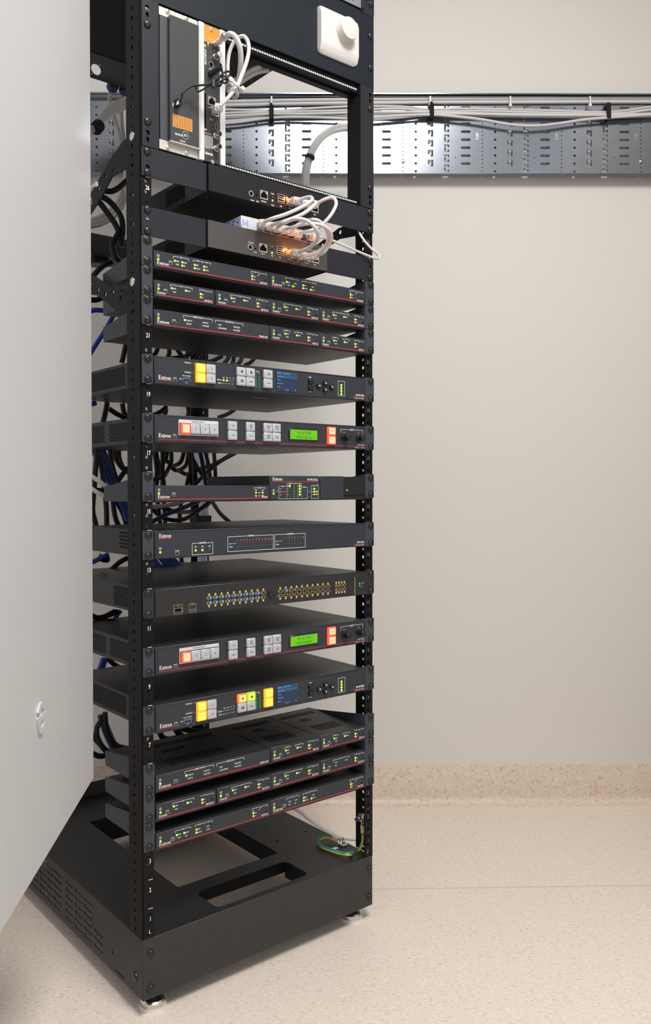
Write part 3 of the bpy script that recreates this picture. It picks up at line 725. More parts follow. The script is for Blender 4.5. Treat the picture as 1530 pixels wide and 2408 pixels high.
def lan_io(P, x, z, ext=False):
    # x = right edge of the device
    brk(P, x-.0295, x-.0185, z+.0205, 'LAN', YS, .0016, .0017); brk(P, x-.0170, x-.0062, z+.0200, 'IO', YS, .0016, .0014)
    led(x-.0272, z+.0139, GR, YS); led(x-.0272, z+.0088, AM, YS)
    P.text(x-.0252, z+.0130, 'LNK', .0018, YS, w=.7); P.text(x-.0252, z+.0079, 'ACT', .0018, YS, w=.7)
    led(x-.0155, z+.0112, OG, YS, .0010); led(x-.0083, z+.0103, M_HOLE, YS, .0012, 'recessed_button')
def half501(x0, n, label, on):
    z = small(x0, x0+.2205, n, 'video_decoder', label, 'decoder')
    P = G(); R = G(); X = lambda a: x0+a-.0115
    base_marks(P, R, x0, x0+.2205, z, 'NAV SD 501', .0210, (X(.0368),X(.0443)), True)
    brk(P, X(.0455),X(.0733),z+.0207,'NAV',YS); brk(P,X(.0820),X(.0985),z+.0205,'AUDIO',YS,.0026,.0019); brk(P,X(.0985),X(.1144),z+.0205,'USB',YS,.0026,.0019)
    for k, (a, b, s_) in enumerate(((.0481,.0139,'VIDEO'),(.0617,.0137,'AUDIO'),(.0481,.0089,'HDCP'),(.0615,.0086,'USB'),(.0845,.0134,'HDMI'),(.0843,.0083,'ANALOG'),(.1017,.0134,'HOST'),(.1017,.0082,'ACTIVE'))):
        led(X(a), z+b, GR if on[k] else OG, YS, .0017 if on[k] else .0012); P.text(X(a)+.0020, z+b-.0010, s_, .0021, YS, w=.66)
    brk(P,X(.1940),X(.2105),z+.0203,'LAN',YS,.0030,.0019); brk(P,X(.2136),X(.2261),z+.0200,'IO',YS,.0024,.0016)
    P.text(X(.1950),z+.0155,'NAV',.0016,YS,w=.7); P.text(X(.2070),z+.0150,'EXT',.0016,YS,w=.7)
    led(X(.1963),z+.0126,GR,YS); led(X(.1963),z+.0077,AM,YS); led(X(.2086),z+.0127,OG,YS,.0010); led(X(.2086),z+.0077,OA,YS,.0010)
    P.text(X(.1990),z+.0116,'LINK-',.0018,YS,w=.7); P.text(X(.1990),z+.0067,'ACT-',.0018,YS,w=.7)
    led(X(.2160),z+.0102,OG,YS,.0010); led(X(.2235),z+.0093,M_HOLE,YS,.0012,'recessed_button')
    part('lettering', P, M_PRINT); part('red_stripe', R, M_RED); topvents(x0, x0+.2205, z)
def quarter(x0, n, label, kind, on, low=False):
    x1 = x0+.1100
    z = small(x0, x1, n, 'video_encoder' if kind == 'E' else 'video_decoder', label, 'encoder' if kind == 'E' else 'decoder')
    P = G(); R = G(); X = lambda a: x0+a-.0118
    base_marks(P, R, x0, x1, z, 'NAV E 121' if kind == 'E' else 'NAV SD 121', .0145, (X(.0272),X(.0354)), False)
    if kind == 'E':
        brk(P,X(.0400),X(.0537),z+.0203,'INPUT',YS,.0026,.0021); brk(P,X(.0645),X(.0815),z+.0200,'NAV',YS,.0026,.0019)
        L_ = ((.0437,.0147,'HDMI' if low else 'VIDEO'),(.0437,.0096,'HDCP'),(.0692,.0146,'STREAM' if low else 'AUDIO'))
    else:
        brk(P,X(.0404),X(.0798),z+.0206,'NAV',YS,.0030,.0019)
        L_ = ((.0428,.0155,'VIDEO'),(.0428,.0102,'HDCP'),(.0680,.0152,'AUDIO'))
    for k, (a, b, s_) in enumerate(L_):
        led(X(a), z+b, GR if on[k] else OG, YS, .0017 if on[k] else .0011); P.text(X(a)+.0020, z+b-.0010, s_, .0021, YS, w=.66)
    lan_io(P, x1+.0008, z)
    part('lettering', P, M_PRINT); part('red_stripe', R, M_RED); topvents(x0, x1, z)
def mediaport(n, label):
    x0 = .0115; z = small(x0, x0+.2205, n, 'usb_scaler', label, 'media adapter')
    P = G(); R = G(); base_marks(P, R, x0, x0+.2205, z, 'MediaPort 300', .0215, (.0420,.0508), False)
    brk(P,.0633,.1174,z+.0208,'HDMI STATUS',YS,.0040,.0026); brk(P,.1233,.1773,z+.0208,'USB STATUS',YS,.0040,.0026)
    for a, b, s_, on in ((.0659,.0140,'SIGNAL IN',1),(.0659,.0088,'HDCP IN',0),(.0957,.0141,'LOOP OUT',0),(.0957,.0091,'LOOP HDCP',0),(.1258,.0140,'HOST',0),(.1258,.0090,'AUDIO RETURN',0),(.1555,.0139,'VIDEO SEND',0),(.1555,.0089,'AUDIO SEND',0)):
        led(a, z+b, GR if on else OG, YS, .0018 if on else .0012); P.text(a+.0028, z+b-.0011, s_, .0023, YS, w=.68)
    part('lettering', P, M_PRINT); part('red_stripe', R, M_RED); topvents(x0, x0+.2205, z)
shelf(24, 'grey-eared rack shelf just under the gunmetal gateway unit')
shelf(23, 'grey-eared rack shelf with four small decoders, upper part of the rack')
shelf(22, 'grey-eared rack shelf, third in the upper run of three shelves')
shelf(16, 'grey-eared rack shelf with one tall small unit and bare dark plates')
shelf(6, 'grey-eared rack shelf, topmost of the lower run of three shelves')
shelf(5, 'grey-eared rack shelf with four small decoders, near the rack foot')
shelf(4, 'grey-eared rack shelf, lowest in the rack')
half501(.0115, 24, 'wide charcoal decoder with eight lit green lights, left end of the topmost shelf', (1,1,0,1,1,1,1,1))
half501(.2328, 24, 'wide charcoal decoder at the right end of the topmost shelf', (1,0,0,1,1,1,0,1))
half501(.0115, 4, 'wide charcoal decoder at the left end of the lowest shelf', (1,1,0,0,1,1,0,0))
half501(.2328, 4, 'wide charcoal decoder at the right end of the lowest shelf', (0,0,0,0,1,1,0,1))
XQ = (.0118, .1238, .2340, .3452); ORD = ('leftmost', 'second from left', 'third from left', 'rightmost')
for k in range(4):
    quarter(XQ[k], 23, 'small charcoal decoder, %s of four on the upper shelf of four' % ORD[k], 'D', (1,0,1))
    quarter(XQ[k], 5, 'small charcoal decoder, %s of four on the lower shelf of four' % ORD[k], 'D', (0,0,0) if k == 3 else (1,0,1))
mediaport(22, 'wide charcoal media adapter with one lit status light, on the upper run of shelves')
mediaport(6, 'wide charcoal media adapter with one lit status light, on the lower run of shelves')
quarter(XQ[2], 22, 'small charcoal encoder beside the upper media adapter', 'E', (1,0,1))
quarter(XQ[3], 22, 'small charcoal encoder at the right end, two places from the upper media adapter', 'E', (1,0,1))
quarter(XQ[2], 6, 'small charcoal encoder beside the lower media adapter, slotted top showing', 'E', (1,0,1), True)
quarter(XQ[3], 6, 'small charcoal encoder at the right end, above the lower decoders, slotted top showing', 'E', (1,0,1), True)
# unit 16
x0 = .0112; z = small(x0, x0+.2205, 16, 'network_manager', 'wide plain charcoal unit with a long red stripe, left of the tall control processor', 'controller', .0238)
P = G(); R = G(); base_marks(P, R, x0, x0+.2205, z, 'NAVigator', .0215, (.0410,.0485), True)
brk(P,.1998,.2220,z+.0199,'LAN',YS,.0026,.0024); P.text(.2032,z+.0148,'OOB',.0022,YS,al='c',w=.7); P.text(.2171,z+.0148,'NAV',.0022,YS,al='c',w=.7)
for x in (.2032,.2171): led(x, z+.0116, G_LIME, YS, .0017); led(x, z+.0064, AM, YS, .0017)
P.text(.2102,z+.0106,'-LNK-',.0020,YS,al='c',w=.7); P.text(.2102,z+.0054,'-ACT-',.0020,YS,al='c',w=.7)
part('lettering', P, M_PRINT); part('red_stripe', R, M_RED)
z = small(.2328, .3430, 16, 'control_processor', 'tall small charcoal control processor with a dense grid of lights', 'controller', .0400, .185)
P = G(); R = G(); wordmark(P, .2379, z+.0320, .0055, YS, .0212); P.text(.3391, z+.0320, 'IPCP PRO 255Q xi', .0036, YS, al='r', w=.62)
R.box(.2379,.3391,YS-.00014,YS,z+.0298,z+.0306)
sun(P, .2402, z+.0150, YS); led(.2402, z+.0100, GR, YS, .0018); P.text(.2478,z+.0130,'R',.002,YS,al='c'); led(.2478, z+.0098, M_HOLE, YS, .0014, 'recessed_button')
P.rect(.2513,.2690,z+.0008,z+.0220,.0004,YS); P.text(.2600,z+.0212,'eBUS',.0018,YS,al='c',w=.75)
P.rect(.2690,.2850,z+.0008,z+.0270,.0004,YS); P.text(.2768,z+.0262,'COM',.0020,YS,al='c',w=.75)
P.rect(.2850,.2928,z+.0008,z+.0270,.0004,YS); P.text(.2889,z+.0262,'IR/S',.0016,YS,al='c',w=.75)
P.rect(.2928,.3018,z+.0008,z+.0270,.0004,YS); P.text(.2973,z+.0262,'I/O',.0018,YS,al='c',w=.75)
P.rect(.3018,.3147,z+.0008,z+.0206,.0004,YS); P.text(.3083,z+.0198,'RELAYS',.0017,YS,al='c',w=.7)
P.rect(.3233,.3407,z+.0008,z+.0232,.0004,YS); P.text(.3285,z+.0224,'LAN',.0018,YS,al='c',w=.7); P.text(.3375,z+.0240,'AV LAN',.0013,YS,al='c',w=.7)
for zz, m1, m2, s_ in ((.0176,OG,None,'LINK'),(.0128,OA,OA,'BUSY'),(.0078,OR_,OR_,'ERR')):
    led(.2592, z+zz, m1, YS, .0015); P.text(.2565, z+zz-.0008, s_, .0015, YS, al='r', w=.7)
    if m2: led(.2647, z+zz, m2, YS, .0015)
for k, zz in enumerate((.0227,.0178,.0128,.0078)):
    led(.2750, z+zz, GR if k == 0 else OG, YS, .0022 if k == 0 else .0014); P.text(.2717, z+zz-.0008, ('RTS','CTS','Tx','Rx')[k], .0015, YS, al='r', w=.7)
    if k > 1: led(.2808, z+zz, OG, YS, .0014)
    led(.2975, z+zz, GR, YS, .0020)
    if k > 1 or k == 1: led(.3080, z+zz-.0010, OG, YS, .0014)
led(.2886, z+.0128, OG, YS, .0014); P.text(.3192,z+.0118,'R',.002,YS,al='c'); led(.3193, z+.0084, M_HOLE, YS, .0014, 'recessed_button')
for k, zz in enumerate((.0177,.0128,.0079)):
    led(.3308, z+zz, GR if k < 2 else AM, YS, .0018); led(.3364, z+zz, (OG, GR, AM)[k], YS, .0016); P.text(.3283, z+zz-.0008, ('100','LINK','ACT')[k], .0015, YS, al='r', w=.7)
part('lettering', P, M_PRINT); part('red_stripe', R, M_RED)
Thing('filler_plate', 'plain charcoal filler plate right of the tall control processor', 'panel', (.372, 0, zf(16)))
part('front_panel', G().box(.3445,.3998,-.0043,-.0028,zf(16)-.0004,zf(16)+.0400,.0005), M_CHAR)
part('flange', G().box(.3455,.3990,-.0028,.020,zf(16)-.0006,zf(16)+.001), M_CASE)
Thing('power_supply_box', 'recessed matte black box with one tiny green light, right end of its shelf', 'power supply', (.427, 0, zf(16)))
part('case', G().box(.4003,.4546,-.0020,.10,zf(16)-.0004,zf(16)+.0392,.0008), mat('matte_black_plastic', (.006,.006,.006), .55))
part('ridge', G().box(.4015,.4540,-.0027,-.0018,zf(16)+.0055,zf(16)+.0062), M_HOLE); led(.4106, zf(16)+.0150, GR, -.002, .0012)

# ================================================================== NETWORK UNITS (25, 27) with long brackets
def rj(x, z, w=.0155, h=.0125, y=-.006, plug=False):
    g = G(); g.plate(rc(x-w/2,x+w/2,z-h/2,z+h/2), [[(x-w/2+.0017,z-h/2+.0022),(x+w/2-.0017,z-h/2+.0022),(x+w/2-.0017,z+h*.12),(x+w*.22,z+h*.12),(x+w*.22,z+h*.28),(x+w*.13,z+h*.28),(x+w*.13,z+h*.40),(x-w*.13,z+h*.40),(x-w*.13,z+h*.28),(x-w*.22,z+h*.28),(x-w*.22,z+h*.12),(x-w/2+.0017,z+h*.12)]], 'xz', y-.0012, .0014)
    g.cur = 1; g.plate(rc(x-w/2,x+w/2,z-h/2,z+h/2), (), 'xz', y-.0002, .0002)
    return part('network_port', g, [M_NICKEL, M_HOLE])
def netunit(n, name, label, fm, xs, aux, hilo):
    Thing(name, label, 'firewall', (.2335, 0, zf(n))); z = zf(n); x0, x1, XR_ = xs[0], xs[1], -.0062
    part('case', G().box(x0+.0008, x1-.0008, XR_+.002, .205, z+.0008, z+.0432, .0006), M_BLACK)
    g = G(); g.plate(rrect(x0, x1, z+.0012, z+.0438, .0012), (), 'xz', XR_, .0022); fp = part('front_panel', g, fm)
    vg = G()
    for k in range(16): vg.box(x0+.0004, x0+.0007, .03+k*.0062, .0328+k*.0062, z+.010, z+.036)
    part('vent_slots', vg, M_HOLE, stuff=True)
    for a, b, r in ((-.0080, x0-.0003, 0), (x1+.0003, .4770, 1)):
        e = G(); ks = [] ; cxk = .0024 if r == 0 else .4690
        e.plate(rrect(a, b, z+.0004, z+.0442, .0015), [pill(cxk, z+(.0275 if n == 25 else .0150)-(0), .0075, .0058)], 'xz', -.0022, .0022)
        part('rack_bracket', e, M_BRKT)
        e2 = G().box(*( (x0-.0020, x0-.0003) if r == 0 else (x1+.0003, x1+.0020)), -.0022, .06, z+.0004, z+.0442); part('bracket_flange', e2, M_BRKT)
        for s_ in ((.0395,.0075) if n == 25 else (.0378,.0062)): screw(cxk-.0005, z+s_, -.0022, False)
    y = XR_; P = G()
    xa, za = aux
    part('power_jack', G().lathe([(.0050,0),(.0050,.0012),(.0034,.0012),(.0034,.0002)], (xa, y, za), n=16), [M_NICKEL]); part('jack_hole', G().cyl((xa, y-.0001, za), .0034, .0004, n=12), M_HOLE)
    led(xa+.0115, za+.0003, M_HOLE, y, .0018, 'reset_button')
    return z, y, P
z, y, P = netunit(27, 'firewall_appliance', 'slim black firewall unit in long brackets, directly below the module frame', mat('black_front', (.010,.010,.0115), .42, spec=.35, bump=.05, bscale=900), (.1098,.3622), (.1925, zf(27)+.0130), 0)
P.text(.1955,z+.0018,'POWER',.0022,y,al='c',w=.7); P.text(.2065,z+.0022,'RESET',.0022,y,al='c',w=.7); P.text(.2190,z+.0048,'CONSOLE',.0024,y,al='c',w=.7)
P.text(.2375,z+.0214,'H-LED',.0024,y,al='c',w=.72); P.text(.2378,z+.0022,'P-LED',.0024,y,al='c',w=.72); P.text(.2555,z+.0042,'USB',.0024,y,al='c',w=.75)
rj(.2190, z+.0163, .0165, .0145, y); led(.2376, z+.0166, OR_, y, .0014); led(.2376, z+.0113, GR, y, .0017)
def usb2(x0, x1, z0, z1, y):
    g = G(); hm = (z0+z1)/2
    g.plate(rc(x0,x1,z0,z1), [rc(x0+.001,x1-.001,z0+.001,hm-.0008), rc(x0+.001,x1-.001,hm+.0008,z1-.001)], 'xz', y-.0012, .0014)
    g.box(x0+.002,x1-.002,y-.0008,y,z0+.0030,z0+.0042); g.box(x0+.002,x1-.002,y-.0008,y,hm+.0030,hm+.0042)
    g.cur = 1; g.plate(rc(x0,x1,z0,z1), (), 'xz', y-.0002, .0002); part('usb_port_pair', g, [M_NICKEL, M_HOLE])
usb2(.2478,.2625,z+.0098,z+.0250,y)
led(.2672, z+.0215, G_AMB2, y-.0012, .0017); port_lamp(.2672, z+.0215, y-.006)
for k, s_ in enumerate(('ETH0','ETH1','ETH2','ETH3')):
    rj(.2750+k*.0185, z+.0158, .0160, .0135, y); P.text(.2750+k*.0185, z+.0048, s_, .0023, y, al='c', w=.7)
part('lettering', P, M_PRINT)
M_GUN = mat('glossy_gunmetal', (.085,.080,.078), .30, metal=.35, bump=.04, bscale=900)
z, y, P = netunit(25, 'network_gateway', 'slim gunmetal gateway unit in long brackets, with the silver switch on top', M_GUN, (.1085,.3595), (.1905, zf(25)+.0142), 0)
P.text(.1925,z+.0212,'AUX POWER',.0017,y,al='c',w=.8); P.text(.2015,z+.0070,'ON/OFF',.0019,y,al='c',w=.7); P.text(.2170,z+.0070,'CONSOLE',.0021,y,al='c',w=.7)
P.text(.2362,z+.0228,'H-LED',.0018,y,al='c',w=.7); P.text(.2362,z+.0070,'P-LED',.0021,y,al='c',w=.7); P.text(.2532,z+.0070,'USB',.0021,y,al='c',w=.7)
rj(.2170, z+.0172, .0170, .0142, y); led(.2363, z+.0182, M_HOLE, y, .0014); led(.2363, z+.0128, GR, y, .0017)
usb2(.2455,.2610,z+.0118,z+.0262,y); led(.2655, z+.0232, G_AMB2, y-.0012, .0017); port_lamp(.2655, z+.0232, y-.006); port_lamp(.2850, z+.0235, y-.006); port_lamp(.3030, z+.0235, y-.006); led(.2745, z+.0240, G_AMB2, y-.0012, .0010)
for k, s_ in enumerate(('SFP/UPLINK','GUEST','CHROMECAST','ADMIN')):
    rj(.2740+k*.0190, z+.0172, .0165, .0132, y); P.text(.2740+k*.0190, z+.0070, s_, .0019, y, al='c', w=.66)
P.text(at(713.5,586,y)[0], at(713.5,586,y)[2]-.001, 'AVANTIAGA', .0040, y, w=.85)
part('lettering', P, M_PRINT)

# silver desktop switch lying on the gateway
zs = zf(25)+.0436; zsw = .0222
Thing('desktop_switch', 'small silver eight-port network switch with two blue lights on top of the gateway', 'network switch', (.25, .02, zs))
SX0, SX1, SY0 = .1445, .3455, .0
a0 = at(567, 520, SY0)[0]
SX0 = a0; SX1 = at(735, 562, SY0)[0]+.004
part('case', G().box(SX0, SX1, SY0+.0015, SY0+.115, zs, zs+zsw, .0012), M_SILVER)
fp = part('front_panel', G().box(SX0, SX1, SY0-.0003, SY0+.0015, zs, zs+zsw, .0006), mat('silver_front', (.70,.70,.72), .35, metal=.3))
for px in (571.0, 581.5):
    x_ = at(px, 518, SY0)[0]; part('status_bar', G().box(x_-.0008, x_+.0008, SY0-.0006, SY0, zs+.005, zs+.016), G_BLUE)
g = G().text(at(576.5,526,SY0)[0], zs+.008, 'U', .005, SY0-.0003, al='c'); part('emblem', g, M_BTNTXT)
pstep = (SX1-SX0-.034)/8; ports = []
for k in range(8):
    x_ = SX0+.031+pstep*(k+.5); ports.append(x_)
    gg = G(); gg.plate(rc(x_-.0078,x_+.0078,zs+.0020,zs+.0160), [rc(x_-.0062,x_+.0062,zs+.0036,zs+.0146)], 'xz', SY0-.0012, .0014)
    gg.cur = 1; gg.plate(rc(x_-.0078,x_+.0078,zs+.002,zs+.016), (), 'xz', SY0-.0003, .0002); part('network_port', gg, [M_NICKEL, M_HOLE])
g = G(); gb = G()
for i in range(12):
    for j in range(4):
        (gb if (i+j) % 2 else g).plate(circ(SY0+.010+i*.0075+(j % 2)*.0037, zs+.0045+j*.0042, .0015, 6), (), 'yz', SX0-.0003, .0002)
part('vent_holes', g, M_HOLE, stuff=True); part('glowing_vent_holes', gb, glow('blue_vent', (.02,.12,.9), 1.1), stuff=True, label='vent holes lit blue from inside')

# ================================================================== MODULE FRAME (units 28-32)
zS = zf(28); zT = zf(33)
Thing('module_frame', 'black five-unit module frame holding two upright modules at its left', 'subrack', (.2335, .1, zS))
for a, b, cxk in ((-.0068, .0214, .0024), (.4445, .4772, .4685)):
    hs = [circ(cxk, zS+.2080, .0040, 10), pill(cxk, zS+.1975, .0052, .0080), circ(cxk, zS+.0215, .0040, 10), pill(cxk, zS+.0110, .0052, .0085)]
    part('mounting_ear', G().plate(rrect(a, b, zS+.0008, zS+.2215, .001), hs, 'xz', -.0028, .0026), M_BRKT)
    for zz in (.1830, .0380): screw(cxk, zS+zz, -.0028, False)
for x in (.0212, .4432): part('side_plate', G().box(x, x+.0014, -.0028, .031, zS+.0006, zS+.2216), M_BLACK)
for k in (0, 1):
    z0 = zS+.0005 if k == 0 else zT-.0215
    p_ = part('crosswise_rail', G().box(.0228,.4430,.0030,.0140,z0+(0 if k == 0 else .0052),z0+(.0100 if k == 0 else .0212)).box(.0228,.4430,.0150,.0330,z0+(.0 if k == 0 else .0068),z0+(.008 if k == 0 else .0090)).box(.0228,.4430,.0140,.0160,z0+.002,z0+(.008 if k == 0 else .0212)), M_RAIL)
    g = G(); nn = 82
    for i in range(nn):
        x = .0235+i*.00508; 
        g.box(x, x+.0034, .0018, .0031, z0+(.0050 if k == 0 else .0095), z0+(.0078 if k == 0 else .0125))
    part('threaded_strip', g, mat('pale_strip', (.70,.76,.76), .3, metal=.4), p_)

# power supply module
Thing('power_supply_module', 'upright dark grey power module with zinc flanges, left in the module frame', 'power supply', (.058, 0, zS+.003))
part('zinc_flange', G().box(.0227,.0925,-.0012,.002,zS+.2062,zS+.2188).box(.0227,.0925,-.0012,.002,zS+.0036,zS+.0180), M_ZINC)
part('side_strip', G().box(.0246,.0384,-.0016,.040,zS+.0180,zS+.2058,.0004), mat('dark_slate', (.050,.050,.062), .42))
hd = part('housing', G().box(.0384,.0935,-.0085,.040,zS+.0172,zS+.2078,.0006), M_DKPAN)
part('housing_edge', G().box(.0905,.0938,-.0088,.040,zS+.0170,zS+.2080,.0004).box(.0384,.0938,-.0088,-.002,zS+.0158,zS+.0174), M_ZINC, hd, 'bare zinc edge')
for x_, z_ in ((.0385,.2150),(.0722,.2150),(.0385,.0082),(.0722,.0082)): part('flange_screw', G().lathe([(.0036,0),(.0034,.0014),(.0018,.0020)], (x_, -.0012, zS+z_), n=14), M_NICKEL)
YH = -.0086
def qh(px, py): a = at(px, py, YH); return a[0], a[2]
g = G(); tl = qh(407.5, 269); tr_ = qh(450.5, 280.5); bl = qh(407.5, 296)
for i in range(12):
    for j in range(8):
        x = tl[0]+(tr_[0]-tl[0])*i/11; zz = tl[1]+(bl[1]-tl[1])*j/7; g.plate(rc(x-.0011,x+.0011,zz-.0011,zz+.0011), (), 'xz', YH-.0001, .0001)
part('orange_dot_grid', g, M_ORDOT, hd)
g = G(); a = qh(411.5, 314.5); g.text(a[0], a[1]-.0012, 'MADE IN', .0030, YH, w=.85)
a = qh(436, 318.5); g.text(a[0], a[1]-.0016, 'EU', .0034, YH, al='c', w=.9)
for k in range(14): g.plate(circ(a[0]+.0058*math.cos(k*math.pi/7), a[1]+.0058*math.sin(k*math.pi/7), .0006, 5), (), 'xz', YH-.0001, .0001)
a = qh(429, 332); g.text(a[0], a[1]-.0012, 'UPSU60', .0023, YH, al='c', w=.9); a = qh(428.5, 337.5); g.text(a[0], a[1]-.0008, 'MADE IN SPAIN', .0014, YH, al='c', w=.9)
a = qh(408.5, 242); g.text(a[0], a[1]-.003, 'PWR', .0024, YH, al='c', w=.8, rot=math.pi/2)
part('lettering', g, M_PRINT, hd)
# television headend module
Thing('tuner_module', 'slim upright tuner module with an orange top label between bright aluminium bars', 'tuner module', (.119, 0, zS+.003))
for a, b in ((.0934,.1036),(.1336,.1440)): part('aluminium_bar', G().box(a,b,-.0045,.040,zS+.0028,zS+.2186,.0008).box(a+.003,a+.0034,-.0048,-.004,zS+.0028,zS+.2186), M_ALU)
fp = part('front_panel', G().box(.1036,.1336,-.0032,.040,zS+.0028,zS+.2186), mat('tuner_black', (.035,.035,.036), .42, bump=.05, bscale=900))
YT = -.0033
def qt(px, py): a = at(px, py, YT); return a[0], a[2]
part('orange_label', G().box(.1036,.1336,YT-.0002,YT,zS+.1905,zS+.2170), M_ORANGE, fp)
g = G(); g.text(.1052, zS+.1950, 'T.', .0046, YT-.0002, w=.9); g.text(.1125, zS+.1950, '0X', .0046, YT-.0002, w=1.1); part('label_lettering', g, mat('pale_orange', (.86,.40,.14), .5), fp)
g = G(); a = qt(483.5, 152); g.text(a[0]+.0012, a[1], 'MUX DVBT2-IP', .0034, YT, w=.75, rot=math.pi/2)
a = qt(489, 102); 
for dx in (-.0022, 0, .0022): g.line(a[0], a[1]-.0015, a[0]+dx, a[1]+.0035, .0005, YT)
g.line(a[0], a[1]-.0045, a[0], a[1]-.001, .0005, YT)
for px, py, s_, h_ in ((504,121,'IF',.0022),(494.5,164,'PWR',.0022),(494,254,'ETH 1',.0019),(497,283,'ETH 2',.0022),(482,306,'CAM',.0026)):
    a = qt(px, py); g.text(a[0], a[1], s_, h_, YT, al='c', w=.75)
a = qt(489, 364); g.text(a[0], a[1], 'Televes', .0052, YT, al='c', w=.78)
a = qt(482, 318); b = qt(496.5, 346)
for i in range(6):
    for j in range(8): g.plate(rc(.1046+i*.0027,.1060+i*.0027,a[1]-.0024*j-.0010,a[1]-.0024*j+.0004), (), 'xz', YT-.0001, .0001)
part('lettering', g, M_PRINT, fp)
g = G(); a = qt(488, 315.5); g.text(a[0], a[1], 'REF MASTER', .0018, YT, al='c', w=.8); a = qt(487, 350); g.text(a[0], a[1], '24DP-O', .0022, YT, al='c', w=.8); a = qt(481.5,107); g.plate(rc(a[0]-.0010,a[0]+.0016,a[1]-.002,a[1]+.002),(),'xz',YT-.0001,.0001)
part('orange_lettering', g, M_AMBERP, fp)
def fconn(px, py, cap, ln=.013):
    a = qt(px, py); g = G(); g.lathe([(.0050,0),(.0050,.003),(.0042,.003),(.0042,ln),(.0038,ln)], (a[0], YT, a[1]), n=18); o = part('coax_socket', g, M_NICKEL)
    part('socket_cap', G().cyl((a[0], YT-ln, a[1]), .0036 if cap else .0030, .0006, n=14), M_BLKBTN if cap else M_WPLAST, o)
    if not cap: part('socket_hole', G().cyl((a[0], YT-ln-.0006, a[1]), .0008, .0002, n=8), M_HOLE, o)
    return a
fconn(505.5,135,False); fconn(506,321,True); fconn(506,350.5,True); ac = fconn(505,104,False)
for px, py in ((497,70),(499,381)):
    a = qt(px, py); part('flange_screw', G().lathe([(.0034,0),(.0032,.0014),(.0014,.0018)], (a[0], YT, a[1]), n=14), M_STEEL)
a = qt(495.5,152.5); part('power_jack', G().lathe([(.0047,0),(.0047,.0010),(.0036,.0010),(.0036,.0002)], (a[0],YT,a[1]), n=18, caps=False), M_STEEL); part('jack_hole', G().cyl((a[0],YT,a[1]), .0036, .0002), M_HOLE)
a, b = qt(479,218), qt(485,300); part('card_slot', G().box(.1040,.1085,YT-.0004,YT,b[1],a[1]), M_HOLE)
part('slot_edge', G().box(.1072,.1080,YT-.0007,YT-.0003,b[1]+.001,a[1]-.001), mat('slot_green', (.10,.11,.05), .5))
a = qt(497,239); rj(a[0], a[1], .0150, .0140, YT); e1 = qt(502,262); rj(.1236, e1[1], .0150, .0140, YT)
a = qt(508,298); port(a[0]-.0018,a[0]+.0018,a[1]-.0050,a[1]+.0050,YT)

# blank panel with the dimmer (33-35) and the unit above
Thing('blank_panel', 'large plain dark blank panel carrying the cream dimmer', 'panel', (.2335, 0, zf(33)))
part('front_panel', G().plate(rrect(-.0080,.4775,zf(33)-.0005,zf(36)-.0008,.001), (), 'xz', -.0028, .0028), mat('blue_black_panel', (.0085,.0115,.0165), .42, spec=.32, bump=.05, bscale=700, var=.08, vscale=18))
part('bottom_lip', G().box(.024,.447,0,.012,zf(33)-.0005,zf(33)+.0010), M_RAIL)
for x_ in (.0016,.4690):
    for zz in (.0932,.0360): screw(x_, zf(33)+zz, -.0028, False)
z33 = zf(33)
Thing('dimmer_switch', 'cream square dimmer switch with one round knob', 'dimmer', (.3855, 0, z33+.022))
def curved_plate():
    x0, x1, z0, z1 = .3404, .4302, z33+.0235, z33+.1060; V = []; Fs = []; nz, nx = 20, 12
    for i in range(nz+1):
        v = i/nz; zz = z0+(z1-z0)*v; e = min(v, 1-v)
        bulge = .0030+.0072*min(1, max(0, e/.20))**.6 if e < .2 else .0102
        for j in range(nx+1):
            u = j/nx; xx = x0+(x1-x0)*u; r = .006
            dx = max(0, r-(xx-x0), r-(x1-xx)); dz = max(0, r-(zz-z0), r-(z1-zz))
            if dx > 0 and dz > 0:
                d = math.hypot(dx, dz); k = r/max(r, d)
                cx_ = x0+r if xx < x0+r else x1-r; cz_ = z0+r if zz < z0+r else z1-r
                V.append((cx_+(xx-cx_)*k, -.0028-bulge, cz_+(zz-cz_)*k))
            else: V.append((xx, -.0028-bulge, zz))
    N_ = len(V); W1 = nx+1
    for i in range(nz):
        for j in range(nx): Fs.append((i*W1+j, i*W1+j+1, (i+1)*W1+j+1, (i+1)*W1+j))
    bd = [j for j in range(nx+1)]+[i*W1+nx for i in range(1, nz+1)]+[nz*W1+j for j in range(nx-1, -1, -1)]+[i*W1 for i in range(nz-1, 0, -1)]
    V += [(V[b][0], -.0028, V[b][2]) for b in bd]
    for k in range(len(bd)): k2 = (k+1) % len(bd); Fs.append((bd[k], N_+k, N_+k2, bd[k2]))
    return G().add(V, Fs)
pl_ = part('cover_plate', curved_plate(), M_CREAM)
kx, kz = .3955, z33+.0740
part('knob', G().lathe([(.0215,0),(.0205,.0020),(.0195,.0130),(.0188,.0145),(.0165,.0150)], (kx,-.0130,kz), n=36), M_CREAM)
g = G()
for k in range(11): a = math.radians(210-k*24); g.plate(circ(kx+.0265*math.cos(a), kz+.0265*math.sin(a), .0006, 6), (), 'xz', -.01315, .0001)
part('scale_dots', g, mat('grey_marks', (.45,.42,.40), .6), pl_)

